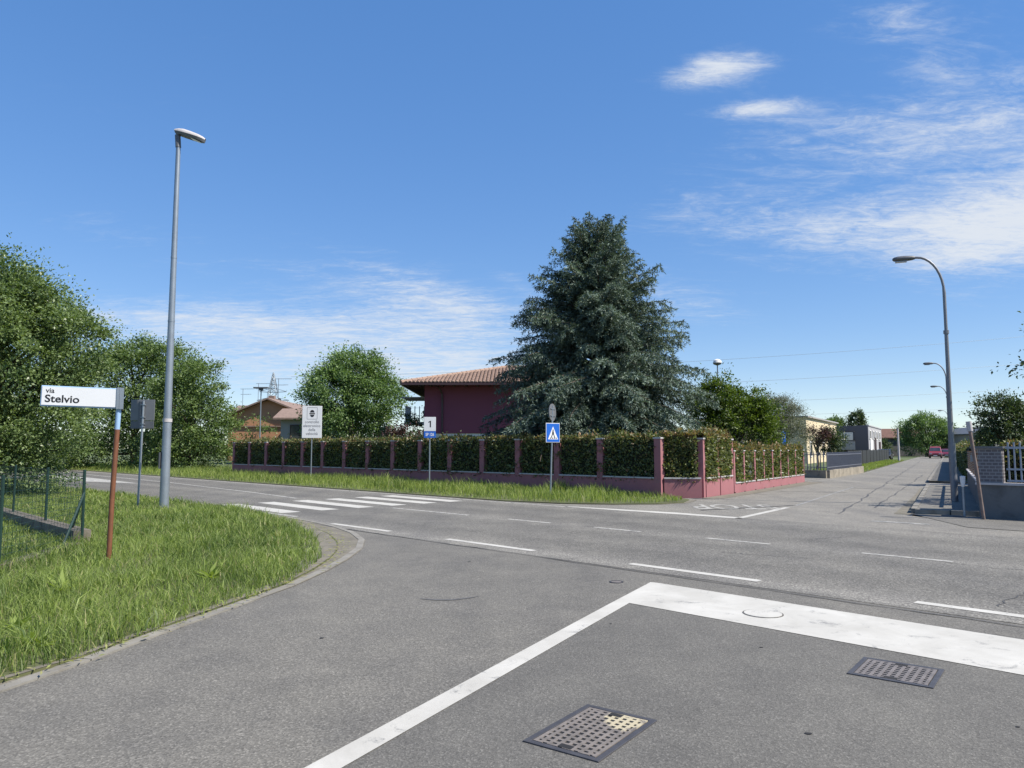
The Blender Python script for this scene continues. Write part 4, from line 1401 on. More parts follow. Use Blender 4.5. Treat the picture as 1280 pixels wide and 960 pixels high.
# ------------------------------------------------------------------ right-hand corner: grey wall, brick pier, railing
W0 = T(-.30, 1.45)
main_dir = Vector((SQ, -SQ, 0))
root = thing('corner_garden_wall', (*W0, 0.0), 'stained grey garden wall with steel railing at the right street corner', 'wall')
org = WORLD[root.name].translation
We = (W0[0] + SQ * 8.5, W0[1] - SQ * 8.5)
MB().beam((*W0, -.2), (*We, -.2), .26, .96).build('base_wall', M['wall_grey'], root, world=True)
MB().beam((W0[0] - SQ * .05, W0[1] + SQ * .05, .76), (*We, .76), .34, .05).build('coping', M['coping'], root, world=True)
S1 = T(13.6, 1.55)
S0 = T(.12, 1.57)
MB().beam((*S0, -.2), (*S1, -.2), .22, .94).build('street_wall', M['wall_grey'], root, world=True)
MB().beam((*T(.35, 1.57), .74), (*S1, .74), .28, .045).build('street_coping', M['coping'], root, world=True)
# brick pier
pc = (W0[0] + SQ * .26, W0[1] - SQ * .26)
pier = MB().box((pc[0], pc[1], 1.20), (.46, .25, .78), rad(-45)).build('brick_pier', M['block'], root, world=True)
MB().box((pc[0] - SQ * .24 - .0, pc[1] + SQ * .24, 1.20), (.02, .252, .78), rad(-45)).build('brick_face', M['brick'], root, world=True)
pc2 = T(.28, 1.57)
MB().box((pc2[0], pc2[1], 1.19), (.30, .48, .80), -rad(30.5)).build('brick_pier', M['brick'], root, world=True)
MB().box((pc[0] - .02, pc[1] + .06, 1.615), (.66, .40, .05), rad(-45)).build('pier_cap', M['galv_dark'], root, world=True)
mp_ = T(.02, 1.36)
MB().box((mp_[0], mp_[1], 1.36), (.12, .06, .16), -rad(30.5)).build('doorbell', M['galv'], root, world=True)
# railing panels
rail = MB()
A0 = .55
for z in (.86, 1.12, 1.60):
    a = (W0[0] + SQ * A0, W0[1] - SQ * A0, z - .02); b = (We[0], We[1], z - .02)
    MB().beam(a, b, .03, .04 if z < 1.5 else .05).build('rail', M['fence_grey'], root, world=True)
pk = MB().box((0, 0, .44), (.032, .016, .90)).mesh('picket', M['fence_grey'])
pst = MB().box((0, 0, .43), (.085, .06, .94)).mesh('railing_post', M['fence_grey'])
i = 0
d_ = A0 + .05
while d_ < 8.3:
    p = (W0[0] + SQ * d_ - org.x, W0[1] - SQ * d_ - org.y)
    if i % 12 == 7:
        share('railing_post', pst, root, (p[0], p[1], .80), rad(-45))
    else:
        share('picket', pk, root, (p[0], p[1], .84), rad(-45))
    d_ += .115; i += 1
# street-side railing: posts and a rail
for k in range(6):
    p = T(2.2 + k * 2.1, 1.57)
    MB().box((p[0], p[1], 1.12), (.20, .40, .72), -rad(30.5)).build('street_pier', M['brick'], root, world=True)
MB().beam((*T(1.0, 1.57), 1.20), (*T(13.4, 1.57), 1.20), .05, .06).build('street_rail', M['fence_grey'], root, world=True)
MB().tube([(*T(-.34, 1.12), .02), (*T(-.34, 1.12), .78)], .025, 8).build('drainpipe', M['galv'], root, world=True, smooth=True)
MB().lathe([(.035, .70), (.05, .80), (.06, .94), (.02, .95)], 10, (*T(-.34, 1.12), 0)).build('pipe_head', M['white'], root, world=True)

hp0 = R(4.3, 20.85); hp1 = R(-3.2, 20.85)
hedge('photinia_hedge', 'clipped hedge showing dark between the railings of the right corner wall', [hp0, hp1], .5, .3, 1.72, 10000, .10, 31, top_red=.45)
hedge('photinia_hedge', 'tall dark clipped hedge beside the right pavement beyond the entrance', [T(18.2, 1.95), T(72, 1.75)], .9, 0, 1.78, 16000, .12, 32, top_red=.25)

root = thing('old_post', (10.52, 16.75, 0.0), 'leaning rusty post with pale sleeve in front of the right corner railing', 'post')
MB().tube([(.05, 0, -.2), (-.06, 0, 1.0), (-.16, .02, 2.0)], .036, 10).build('shaft', M['rust_grey'], root, smooth=True)
MB().tube([(-.158, .02, 1.98), (-.18, .022, 2.20)], .058, 12).build('sleeve', M['coping'], root, smooth=True)

# ------------------------------------------------------------------ curved lamps along the far street
def curved_lamp(t, p, label, rz, h=7.12):
    x, y = T(t, p)
    root = thing('street_lamp', (x, y, 0.0), label, 'street lamp', rz=rz, group='curved street lamps along the far street')
    MB().tube([(0, 0, -.1), (0, 0, 1.75)], [.092, .088], 14).build('lower_pole', M['lamp_steel'], root, smooth=True)
    MB().tube([(0, 0, 1.74), (0, 0, 4.9)], [.060, .050], 14).build('upper_pole', M['lamp_steel'], root, smooth=True)
    MB().tube([(0, 0, 4.84), (0, 0, 4.94)], .072, 12).build('joint', M['lamp_steel'], root)
    pts = [(0, 0, 4.9), (0, 0, h - 1.1)]
    for a in np.linspace(10, 90, 9):
        pts.append((-.66 + .66 * math.cos(rad(a)), 0, h - 1.1 + 1.1 * math.sin(rad(a))))
    pts.append((-.76, 0, h + .0))
    MB().tube(pts, [.044] * 2 + [.036] * (len(pts) - 2), 10).build('arm', M['lamp_steel'], root, smooth=True)
    hd = MB()
    secs = [(-.70, .05, .05), (-.78, .085, .07), (-.96, .115, .085), (-1.14, .125, .08), (-1.24, .09, .06), (-1.28, .03, .03)]
    vs, fs = [], []
    for x_, wy, hz in secs:
        for k in range(12):
            a = 2 * math.pi * k / 12
            vs.append((x_, math.cos(a) * wy, h + math.sin(a) * hz * (1.0 if math.sin(a) > 0 else .95)))
    for i in range(len(secs) - 1):
        for k in range(12):
            fs.append((i * 12 + k, i * 12 + (k + 1) % 12, (i + 1) * 12 + (k + 1) % 12, (i + 1) * 12 + k))
    hd.add(vs, fs + [tuple(range(12)), tuple(range(71, 59, -1))])
    head = hd.build('head', M['galv_dark'], root, smooth=True)
    MB().box((-1.06, 0, h - .085), (.30, .14, .03)).build('lens', M['lamp_glass'], head)
    return root

lrz = rad(-24)
curved_lamp(3.55, .95, 'nearest curved street lamp standing before the brick pier', lrz)
curved_lamp(34.8, .9, 'second curved street lamp along the right pavement hedge', lrz)
curved_lamp(55.8, .9, 'third curved street lamp further down the far street', lrz)
curved_lamp(106, .9, 'farthest curved street lamp near the big tree at the street end', lrz)

root = thing('utility_pole', (*T(78, -4.3), 0.0), 'plain pale utility pole on the grass verge near the parked cars', 'pole')
MB().tube([(0, 0, -.1), (0, 0, 3.9)], [.13, .10], 10).build('shaft', M['coping'], root, smooth=True)
MB().lathe([(.11, 0), (.11, .05), (.02, .08)], 10, (0, 0, 3.9)).build('cap', M['galv_dark'], root)

# ------------------------------------------------------------------ left side of the far street: yard wall, fences, buildings
Y0, Y1, Y2 = T(21.8, -4.75), T(32.6, -4.1), T(24.4, -10.5)
root = thing('yard_wall', (*Y0, 0.0), 'low mossy yard wall topped by slate grey steel railing', 'wall')
org = WORLD[root.name].translation
for a, b in ((Y0, Y1), (Y0, Y2)):
    L_ = math.dist(a, b)
    nb = int(L_ / 1.15)
    for i in range(nb):
        p, q = line_pt(a, b, L_ * i / nb + .008), line_pt(a, b, L_ * (i + 1) / nb - .008)
        MB().beam((*p, -.2), (*q, -.2), .25, .62 + rnd.uniform(-.012, .012)).build('wall_block', M['stone_wall'], root, world=True)
    for z in (.55, 1.22):
        MB().beam((*a, z), (*b, z), .04, .04).build('rail', M['fence_slate'], root, world=True)
    pk2 = MB().box((0, 0, .44), (.045, .03, .98)).mesh('picket', M['fence_slate'])
    n2 = int(L_ / .19)
    ang = math.atan2(b[1] - a[1], b[0] - a[0])
    for i in range(n2 + 1):
        p = line_pt(a, b, L_ * i / n2)
        share('picket', pk2, root, (p[0] - org.x, p[1] - org.y, .44), ang)
structure('yard_lawn', MB().sheet([line_pt(Y0, Y1, .3), T(33, -6), T(40, -30), T(23, -30), Y2], 0.02), M['field'])

root = thing('mesh_fence', (*T(45, -6.3), 0.0), 'long black mesh fence behind the grass verge of the far street', 'fence')
for i in range(13):
    p = T(45 + i * 3.9, -6.25)
    MB().box((p[0], p[1], .72), (.06, .06, 1.5)).build('post', M['fence_black'], root, world=True)
for i in range(12):
    MB().beam((*T(45.04 + i * 3.9, -6.25), .02), (*T(48.86 + i * 3.9, -6.25), .02), .012, 1.36).build('mesh_panel', M['fence_black'], root, world=True)

# beige building
root = thing('beige_building', (31.2, 78.6, 0.0), 'pale beige flat-roofed building behind the two small trees', 'building')
b0 = (31.2, 78.6); bd = TD
b1 = (b0[0] + bd[0] * 24.6, b0[1] + bd[1] * 24.6)
lv = (-TD[1], TD[0])
bq = [b0, b1, (b1[0] + lv[0] * 12, b1[1] + lv[1] * 12), (b0[0] + lv[0] * 12, b0[1] + lv[1] * 12)]
MB().prism(bq, -.1, 4.86).build('wall', M['beige'], root, world=True)
g = .25
bq2 = [(b0[0] - bd[0] * g - lv[0] * g, b0[1] - bd[1] * g - lv[1] * g), (b1[0] + bd[0] * g - lv[0] * g, b1[1] + bd[1] * g - lv[1] * g),
       (b1[0] + bd[0] * g + lv[0] * 12.2, b1[1] + bd[1] * g + lv[1] * 12.2), (b0[0] - bd[0] * g + lv[0] * 12.2, b0[1] - bd[1] * g + lv[1] * 12.2)]
MB().prism(bq2, 4.86, 5.02).build('roof', M['greyrender'], root, world=True)
frz = math.atan2(bd[1], bd[0])
for k in range(5):
    cx, cy = b0[0] + bd[0] * (2.5 + 4.7 * k), b0[1] + bd[1] * (2.5 + 4.7 * k)
    wn = MB().box((cx - lv[0] * .03, cy - lv[1] * .03, 1.5), (1.5, .10, 1.7), frz).build('window', M['offwhite'], root, world=True)
    MB().box((cx - lv[0] * .09, cy - lv[1] * .09, 1.5), (1.2, .03, 1.4), frz).build('pane', M['glass'], wn, world=True)
can = MB().beam((b1[0] - bd[0] * 7 - lv[0] * .55, b1[1] - bd[1] * 7 - lv[1] * .55, 2.72), (b1[0] + bd[0] * .2 - lv[0] * .55, b1[1] + bd[1] * .2 - lv[1] * .55, 2.72), 1.08, .12)
can.build('canopy', M['offwhite'], root, world=True)

# slate grey modern building
gb = (48.0, 100.0)
root = thing('modern_building', (*gb, 0.0), 'slate grey modern building with balcony and pale side wall', 'building')
def gpt(a, b, dz=0):      # a along the front (to the left), b along the side (down the street)
    return (gb[0] + lv[0] * a + TD[0] * b, gb[1] + lv[1] * a + TD[1] * b)
GH = 4.6
MB().prism([gpt(0, .15), gpt(0, 23), gpt(12, 23), gpt(12, .15)], -.1, GH).build('wall', M['palegrey'], root, world=True)
MB().beam((*gpt(1.6, 0), 3.85), (*gpt(12, 0), 3.85), .3, GH - 3.85).build('fascia', M['slate'], root, world=True)
MB().prism([gpt(-.02, -.16), gpt(-.02, .6), gpt(1.6, .6), gpt(1.6, -.16)], -.1, GH + .06).build('corner_tower', M['slate'], root, world=True)
MB().beam((*gpt(1.6, -.1), 1.35), (*gpt(5.4, -.1), 1.35), .16, 1.15).build('balcony_front', M['palegrey'], root, world=True)
MB().beam((*gpt(1.6, -.02), 2.66), (*gpt(12, -.02), 2.66), .10, 1.15).build('balcony_recess', M['slate'], root, world=True)
wn = MB().box((*gpt(2.6, -.08), 3.2), (1.5, .10, 1.05), math.atan2(lv[1], lv[0])).build('window', M['offwhite'], root, world=True)
MB().beam((*gpt(1.6, -.02), .1), (*gpt(12, -.02), .1), .10, 1.2).build('ground_floor_opening', M['eave'], root, world=True)
sdr = math.atan2(TD[1], TD[0])
for k in range(4):
    cx, cy = gpt(-.04, 2.6 + k * 5.2)
    wn = MB().box((cx, cy, 3.45), (2.1, .12, 1.25), sdr).build('window', M['offwhite'], root, world=True)
    c2 = gpt(-.115, 2.6 + k * 5.2)
    MB().box((c2[0], c2[1], 3.45), (1.0, .04, 1.0), sdr).build('pane', M['glass'], wn, world=True)
for (b_, z, w_, h_, mm) in ((4.0, 1.7, 3.4, 2.1, 'offwhite'), (10.5, 1.6, 2.6, 3.0, 'eave'), (18.5, 1.9, 2.8, 1.3, 'eave'), (4.2, .5, 3.0, .9, 'glass')):
    cx, cy = gpt(-.05 if mm != 'glass' else -.09, b_)
    MB().box((cx, cy, z), (w_, .12, h_), sdr).build('window' if mm != 'offwhite' else 'panel', M[mm], root, world=True)
MB().prism([gpt(-.1, .7), gpt(-.1, 23.1), gpt(.3, 23.1), gpt(.3, .7)], GH, GH + .14).build('parapet', M['palegrey'], root, world=True)

br_, brr = gable_house('barn', 'dark barn with old red tile roof at the end of the far street', 72.5, 84.0, 150, 158, 3.75, 5.4, M['barn'], M['tile_red'], ridge='x', ov=.5,
                       windows=((79.2, 2.8, .9, 1.0),))
br_['category'] = 'barn'
hh, hhr = gable_house('house', 'small distant grey house seen between lamp poles above the right hedge', 79.2, 85, 128, 136, 4.1, 5.1, M['greyrender'], M['galv_dark'], windows=((80.6, 3.0, 1, 1.2),))

# small street signs at the hedge end
root = thing('parking_sign', (*T(17.9, -6.2), 0.0), 'narrow blue sign on a pole at the end of the pink wall', 'road sign')
MB().tube([(0, .03, -.1), (0, .03, 2.55)], .03, 8).build('post', M['galv'], root)
MB().box((0, 0, 2.1), (.22, .025, .62)).build('panel', M['sign_blue'], root, bevel=.006)
up_text('P', .2, M['white'], (0, -.0145, 2.25), root, .006, .8)
root = thing('notice_board', (*T(21.5, -8.6), 0.0), 'pale notice board on twin posts under the olive tree', 'notice board')
for x in (-.35, .35):
    MB().tube([(x, .03, -.1), (x, .03, 2.3)], .03, 8).build('post', M['galv_dark'], root)
MB().box((0, 0, 1.75), (.95, .03, .5)).build('panel', M['palegrey'], root, bevel=.006)

# ------------------------------------------------------------------ parked cars
def car(name, label, loc, rz, paint, kind='car'):
    """nose towards local -y"""
    root = thing(name, (*loc, 0.004), label, 'van' if kind == 'van' else 'car', rz=rz)
    W = .87
    if kind == 'van':
        low = [(-2.05, .30), (-2.08, .62), (-1.98, .92), (-1.15, 1.06), (2.0, 1.06), (2.06, .6), (2.0, .30)]
        cab = [(-1.22, 1.05), (-.62, 1.70), (-.45, 1.80), (1.85, 1.84), (1.98, 1.70), (2.0, 1.05)]
        wb = (-1.30, 1.35)
    else:
        low = [(-2.0, .26), (-2.08, .50), (-1.95, .74), (-1.0, .92), (1.75, .96), (2.05, .90), (2.08, .5), (2.0, .26)]
        cab = [(-1.05, .91), (-.35, 1.38), (-.1, 1.45), (1.05, 1.45), (1.85, 1.0), (1.9, .93)]
        wb = (-1.25, 1.28)
    def hull(prof, w0, w1, z0, z1):
        n = len(prof)
        def ww(z): return w0 + (w1 - w0) * max(0, min(1, (z - z0) / (z1 - z0)))
        vs = [(-ww(z), y, z) for y, z in prof] + [(ww(z), y, z) for y, z in prof]
        fs = [tuple(range(n - 1, -1, -1)), tuple(range(n, 2 * n))] + [(i, (i + 1) % n, n + (i + 1) % n, n + i) for i in range(n)]
        return MB().add(vs, fs)
    zc = cab[2][1]
    body = hull(low, W, W * .97, .3, 1.0).build('body', paint, root, bevel=.05)
    hull(cab, W * .95, W * .80, cab[0][1], zc).build('cabin', paint, root, bevel=.04)
    # windscreen, rear window, side windows set just proud of the cabin
    y0, z0, y1, z1 = cab[0][0], cab[0][1], cab[1][0], cab[1][1]
    f = lambda k: (y0 + (y1 - y0) * k - .018, z0 + (z1 - z0) * k + .012)
    a, b = f(.12), f(.93)
    MB().add([(-W * .84, *a), (W * .84, *a), (W * .74, *b), (-W * .74, *b)], [(0, 1, 2, 3)]).build('windscreen', M['glass'], root)
    for s in (-1, 1):
        zt = zc - .12; zb = cab[0][1] + .06
        xb = s * (W * .95 + .012 - (W * .15) * .1); xt = s * (W * .80 + .012 + (W * .15) * .28)
        ye = (cab[-2][0] - .25) if kind == 'car' else .9
        MB().add([(xb, y0 + .25, zb), (xb, ye + .1, zb), (xt, ye - .25, zt), (xt, y1 + .12, zt)], [(0, 1, 2, 3)]).build('side_window', M['glass'], root)
        MB().box((s * .62, low[1][0] + .03, low[1][1] + .10), (.30, .08, .17)).build('headlight', M['lamp_glass'], root, bevel=.02)
        MB().box((s * .70, 2.03, .72), (.16, .08, .24)).build('tail_light', M['tile_red'], root, bevel=.02)
        MB().box((s * (W + .09), y0 + .35, cab[0][1] + .08), (.16, .09, .12)).build('mirror', M['rubber'], root, bevel=.02)
        for y in wb:
            wl = MB().tube([(s * (W - .20), y, .31), (s * (W + .01), y, .31)], .31, 18).build('tyre', M['rubber'], root, smooth=True)
            MB().tube([(s * (W - .02), y, .31), (s * (W + .018), y, .31)], .19, 12).build('rim', M['galv'], wl)
    MB().box((0, low[1][0] - .01, .40), (1.62, .10, .20)).build('bumper', M['rubber'], root, bevel=.03)
    MB().box((0, low[1][0] - .012, low[1][1] + .04), (.70, .05, .10)).build('grille', M['dark'], root)
    MB().box((0, low[1][0] - .065, .45), (.50, .02, .11)).build('number_plate', M['white'], root)
    return root

trz = -rad(30.5)
car('parked_van', 'pinkish red van facing the camera halfway down the far street', (66.1, 116.0), trz, car_paint('faded red paint', (0.30, 0.05, 0.065)), 'van')
car('parked_car', 'dark red car parked behind the van beside the hedge', (71.6, 122.5), trz, car_paint('dark red paint', (0.17, 0.015, 0.03)))
car('parked_car', 'silver car parked before the dark barn', T(104.5, -8.6), trz + rad(60), car_paint('silver paint', (0.42, 0.43, 0.45)))
car('parked_car', 'black car parked beside the silver one near the utility pole', T(95, -6.9), trz, car_paint('black paint', (0.02, 0.02, 0.023)))
car('parked_car', 'pale blue car parked at the end of the black mesh fence', T(109, -10.9), trz, car_paint('pale blue paint', (0.26, 0.36, 0.48)))
#PART4

# ------------------------------------------------------------------ the cedar
def cedar(base, seed=3):
    rng = np.random.default_rng(seed)
    rnd = random.Random(seed)
    root = thing('cedar_tree', (*base, 0.0), 'large blue-green cedar tree towering behind the pink corner wall', 'tree')
    H = 12.1
    tr = MB()
    tr.tube([(0, 0, -.2), (.05, 0, 3), (-.05, .05, 6.5), (0.0, 0, 9.4), (.05, 0, H - .5)], [.34, .27, .18, .09, .02], 10)
    tr.build('trunk', M['bark'], root, smooth=True)
    zs = [0.9, 2.3, 3.8, 6.0, 7.5, 9.3, 10.7, 11.7, 12.2]
    rs = [4.9, 5.3, 5.3, 4.6, 3.65, 2.6, 1.75, 0.9, 0.25]
    lim = MB()
    Cs, Ds, Ls, Ts = [], [], [], []
    nl = 330
    for i in range(nl):
        k = (i + .5) / nl
        z = 0.7 + (H - 1.0) * (k ** 1.05)
        az = i * 2.39996 + rnd.uniform(-.4, .4)
        R_ = np.interp(z, zs, rs) * rnd.uniform(.66, 1.12)
        if rnd.random() < .12: R_ *= 1.10
        if z < 2.7: R_ = min(R_, 4.35)
        lt = rnd.gauss(0, .13)  # per-limb tint: contrast of lit clumps and dark gaps put into the needle colour
        up0 = np.interp(k, [0, .35, .7, .9, 1], [.05, .30, .75, 1.5, 2.6])
        rise = R_ * up0 * .55
        droop = R_ * np.interp(k, [0, .4, 1], [.30, .30, .05])
        ca, sa = math.cos(az), math.sin(az)
        zst = max(.5, z - rise * .85)
        pts = []
        n = 9
        bend = rnd.uniform(-.25, .25)
        for j in range(n + 1):
            u = j / n
            r_ = R_ * u
            a2 = az + bend * u * u
            pts.append(np.array([math.cos(a2) * r_, math.sin(a2) * r_, zst + rise * (u ** .9) - droop * u * u + rnd.uniform(-.03, .03)]))
        lim.tube([tuple(p) for p in pts], [max(.012, .085 * (1 - u_ / n) * min(1, R_ / 3)) for u_ in range(n + 1)], 5, caps=False)
        ntw = int(10 + R_ * 7.5)
        for q in range(ntw):
            u = .16 + .84 * (q + rnd.random()) / ntw
            j = min(n - 1, int(u * n)); f = u * n - j
            p = pts[j] * (1 - f) + pts[j + 1] * f
            d = pts[j + 1] - pts[j]; d = d / np.linalg.norm(d)
            side = np.array([-d[1], d[0], 0]); side /= max(1e-6, np.linalg.norm(side))
            sg = 1 if q % 2 else -1
            tl_ = (.22 + .80 * (1 - u) ** .7) * min(1.15, R_ / 3.2 + .25) * rnd.uniform(.7, 1.25)
            td = d * rnd.uniform(.45, .8) + side * sg * rnd.uniform(.6, 1.0) + np.array([0, 0, rnd.uniform(-.22, .16)])
            td /= np.linalg.norm(td)
            m_ = max(3, int(tl_ / .075))
            tw = p[None] + td[None] * (np.arange(m_) / m_ * tl_)[:, None]
            tw[:, 2] -= (np.arange(m_) / m_) ** 1.4 * tl_ * rnd.uniform(.25, 1.15)
            tw += rng.normal(0, .018, tw.shape)
            kk = 5
            c = np.repeat(tw, kk, 0)
            dd = td[None] * .8 + rng.normal(size=c.shape) * .72 + np.array([0, 0, -.22])
            Cs.append(c); Ds.append(dd)
            Ls.append(rng.uniform(.09, .20, len(c)))
            bt = rnd.gauss(.38, .10) + lt
            Ts.append(np.clip(bt + .18 * (np.repeat(np.arange(m_), kk) / m_) + rng.normal(0, .12, len(c)), 0, 1))
    lim.build('limbs', M['bark'], root, smooth=True)
    C = np.concatenate(Cs); D = np.concatenate(Ds); Ln = np.concatenate(Ls); Tn = np.concatenate(Ts)
    keep = (C[:, 0] + C[:, 1] + base[0] + base[1] > 30.7) | (C[:, 2] > 2.15)      # clipped along the hedge
    C, D, Ln, Tn = C[keep], D[keep], Ln[keep], Tn[keep]
    Nn = rng.normal(size=C.shape) * .6 + np.array([0, 0, 1.0])
    leaves('crown', C, D, Nn, Ln, Ln * .24, Tn, M['lf_cedar'], root)
    print('cedar sprays', len(C))


cedar((3.75, 32.3))

# ------------------------------------------------------------------ broad-leaved trees and shrubs
tree('broadleaf_tree', (-18.3, 25.2), 'large pale-leaved tree overhanging the green wire fence at the far left',
     [(0, 0, 4.9, 3.6, 3.4, 2.9), (1.9, -.2, 4.4, 2.1, 2.0, 2.5), (-.9, 0, 6.6, 2.1, 2.1, 1.6), (1.0, -.1, 6.6, 1.3, 1.3, 1.2), (1.9, -.6, 1.7, 2.1, 2.0, 1.7), (-.4, -1.6, 1.9, 3.0, 2.0, 1.8),
      (3.5, -.3, 5.4, .85, .8, .55), (2.6, -.2, 6.0, .9, .8, .7), (-2.8, .4, 5.6, 2.3, 2.3, 2.4), (3.3, -.6, 4.2, .9, .9, .8), (1.2, -1.2, .8, 2.2, 1.6, .8), (-2.4, -1.0, 1.6, 2.4, 2, 1.6)],
     1350, 92, .125, M['lf_left'], M['bark'], 41, .24, 6.0, .50, limbs=60, floor=.15, deep=.6)
tree('broadleaf_tree', (-30.0, 59.0), 'taller of the round green trees behind the main road, farther left',
     [(0, 0, 6.2, 4.2, 3.5, 3.6), (2.4, 0, 7.4, 2.2, 2.2, 2.3), (-3.2, 0, 5.4, 3.2, 3, 3.4), (0, 0, 2.4, 4.4, 3.4, 2.4), (-.6, 0, 8.4, 1.8, 1.8, 1.5), (3.6, -.4, 3.4, 2.4, 2, 3.0), (0, -1.2, 1.0, 5.2, 2.4, 1.1)],
     900, 46, .22, M['lf_far'], M['bark'], 42, .3, 6.5, .75, limbs=20)
tree('broadleaf_tree', (-23.0, 53.2), 'round green tree reaching to the grass left of the orange house',
     [(0, 0, 4.3, 2.4, 2.2, 2.9), (.3, 0, 6.0, 1.6, 1.5, 1.8), (-1.5, 0, 3.6, 1.8, 1.8, 2.8), (1.2, -.2, 2.6, 1.9, 1.7, 2.3), (0, 0, 1.4, 2.8, 2, 1.4), (0, -.8, .8, 3.2, 1.6, .9)],
     640, 44, .19, M['lf_far'], M['bark'], 43, .22, 5, .62, limbs=16)
tree('broadleaf_tree', (-36, 52), 'dense green tree at the road bend behind the rust-brown pole',
     [(0, 0, 4.6, 3.6, 3.2, 3.8), (-3, 0, 4.2, 3.2, 3, 3.6), (3.0, 1, 3.0, 2.8, 2.4, 2.8), (0, 0, 1.6, 4.4, 3, 1.6), (1, -1, .9, 5.5, 2.2, 1.0)],
     560, 36, .25, M['lf_far'], M['bark'], 44, .25, 5, .75, limbs=12)
tree('plane_tree', (-11.9, 55.0), 'rounded bright green plane tree behind the speed control sign',
     [(0, 0, 5.0, 3.3, 3.0, 2.7), (-1.9, 0, 5.4, 1.8, 1.8, 1.8), (1.8, 0, 4.6, 2.1, 2, 2.1), (.2, 0, 7.0, 2.0, 1.9, 1.5), (-.3, -.3, 3.0, 3.2, 2.4, 1.6), (1.0, 0, 7.4, 1.0, 1, 1.1), (-.7, 0, 7.7, .9, .9, .9)],
     900, 42, .20, M['lf_plane'], M['bark_pale'], 45, .24, 5.8, .62, limbs=24)
tree('young_tree', (-21.6, 62), 'thin young tree in front of the orange house wall',
     [(0, 0, 3.4, 1.3, 1, .8), (.6, 0, 2.6, 1.2, 1, .6)], 45, 10, .20, M['lf_far'], M['bark'], 46, .06, 3.2, .4, limbs=12)
tree('red_shrub', (-6.3, 44.6), 'dark red-leaved shrub beside the corner of the aubergine house',
     [(0, 0, 2.0, 1.0, .8, 1.0), (-.7, 0, 1.6, .9, .8, .9)], 90, 26, .14, M['lf_red'], M['bark'], 47, .06, 1.6, .3, cat='shrub', limbs=6)
tree('dark_shrub', (-6.0, 46.6), 'dark green shrub under the balcony of the aubergine house',
     [(0, 0, 2.5, .9, .8, 1.3), (-1.6, 1, 2.0, 1.2, 1, 1.1)], 90, 26, .15, M['lf_dark'], M['bark'], 48, .06, 1.8, .3, cat='shrub', limbs=6)
tree('laurel_tree', (10.6, 35.6), 'bright yellow-green laurel tree to the right of the cedar',
     [(0, 0, 2.7, 1.8, 1.6, 1.7), (-.6, 0, 3.9, 1.2, 1.1, .95), (.8, 0, 2.5, 1.3, 1.2, 1.4), (-1.3, 0, 2.9, 1.2, 1, 1.3), (1.5, 0, 1.9, .8, .8, .8)],
     520, 46, .13, M['lf_laurel'], M['bark'], 49, .12, 2.6, .36, limbs=14)
tree('olive_tree', (16.5, 47.5), 'grey-green olive tree with fine foliage behind the lower hedge',
     [(0, 0, 2.9, 2.1, 1.8, 1.6), (.9, 0, 3.3, 1.3, 1.2, 1.1), (-1.3, 0, 3.1, 1.5, 1.3, 1.5), (0, 0, 4.0, 1.5, 1.3, .75), (.4, -.3, 1.7, 2.0, 1.5, .9)],
     620, 50, .13, M['lf_olive'], M['bark_pale'], 50, .16, 2.4, .40, limbs=30, aspect=.26)
tree('olive_tree', (14.2, 45.5), 'lower grey-green olive between laurel and the taller olive',
     [(0, 0, 2.2, 1.5, 1.3, 1.3), (.4, 0, 3.1, 1.0, 1.0, .9)], 240, 40, .13, M['lf_olive'], M['bark_pale'], 51, .12, 2.0, .36, limbs=14, aspect=.26)
tree('garden_tree', (23.4, 57.0), 'small dark purple-leaved tree with bare trunk in the yard',
     [(0, 0, 2.6, .9, .8, .5), (.5, 0, 2.3, .6, .6, .4)], 80, 22, .14, M['lf_red'], M['bark'], 52, .12, 2.4, .36, limbs=14, floor=1.5)
tree('garden_tree', (25.3, 58.5), 'small dark green tree with bare trunk beside the purple-leaved one',
     [(0, 0, 2.2, .85, .8, .75), (-.5, 0, 1.9, .6, .6, .6)], 120, 30, .15, M['lf_dark'], M['bark'], 53, .10, 2.0, .34, limbs=10, floor=1.2)
tree('street_end_tree', (75.9, 136.0), 'big round green tree closing the end of the far street',
     [(0, 0, 4.6, 4.2, 3.6, 2.7), (-2.4, 0, 3.8, 2.4, 2.4, 2.8), (2.5, 0, 4.0, 2.4, 2.4, 2.5), (-.4, 0, 6.0, 2.4, 2.2, 1.3), (0, 0, 1.7, 4.6, 3.2, 1.7)],
     520, 30, .32, M['lf_plane'], M['bark'], 54, .3, 4.0, .75, limbs=14)
tree('dark_tree', (20.6, 31.0), 'dark leafy tree rising behind the right corner railing, nearer the lamp pole',
     [(0, 0, 2.6, 1.0, 1.0, 1.0), (-.3, 0, 3.2, .7, .7, .5), (0, 0, 1.7, 1.1, 1, .8), (.7, 0, 2.9, .6, .6, .5)],
     210, 42, .12, M['lf_dark'], M['bark'], 55, .14, 2.4, .30, limbs=18, deep=.6)
tree('dark_tree', (22.5, 31.5), 'dark leafy tree with gaps behind the right corner railing, at the frame edge',
     [(0, 0, 2.4, 1.0, 1.0, .8), (.3, 0, 3.1, .75, .8, .5), (.2, 0, 1.7, 1.4, 1, .7), (1.3, 0, 2.5, .8, .8, .6), (-.7, 0, 2.9, .5, .5, .4)],
     210, 40, .12, M['lf_dark'], M['bark'], 56, .14, 2.4, .30, limbs=18, deep=.6)
tree('overhanging_tree', (16.3, 19.2), 'tree whose dark twigs reach in at the right edge above the railing',
     [(0, 0, 4.2, 2.2, 1.8, 1.2), (-1.6, 0, 3.6, 1.1, .9, .5), (-2.1, .3, 3.7, .6, .5, .28)],
     190, 24, .12, M['lf_dark'], M['bark'], 57, .16, 3.8, .36, limbs=20, floor=2.6)
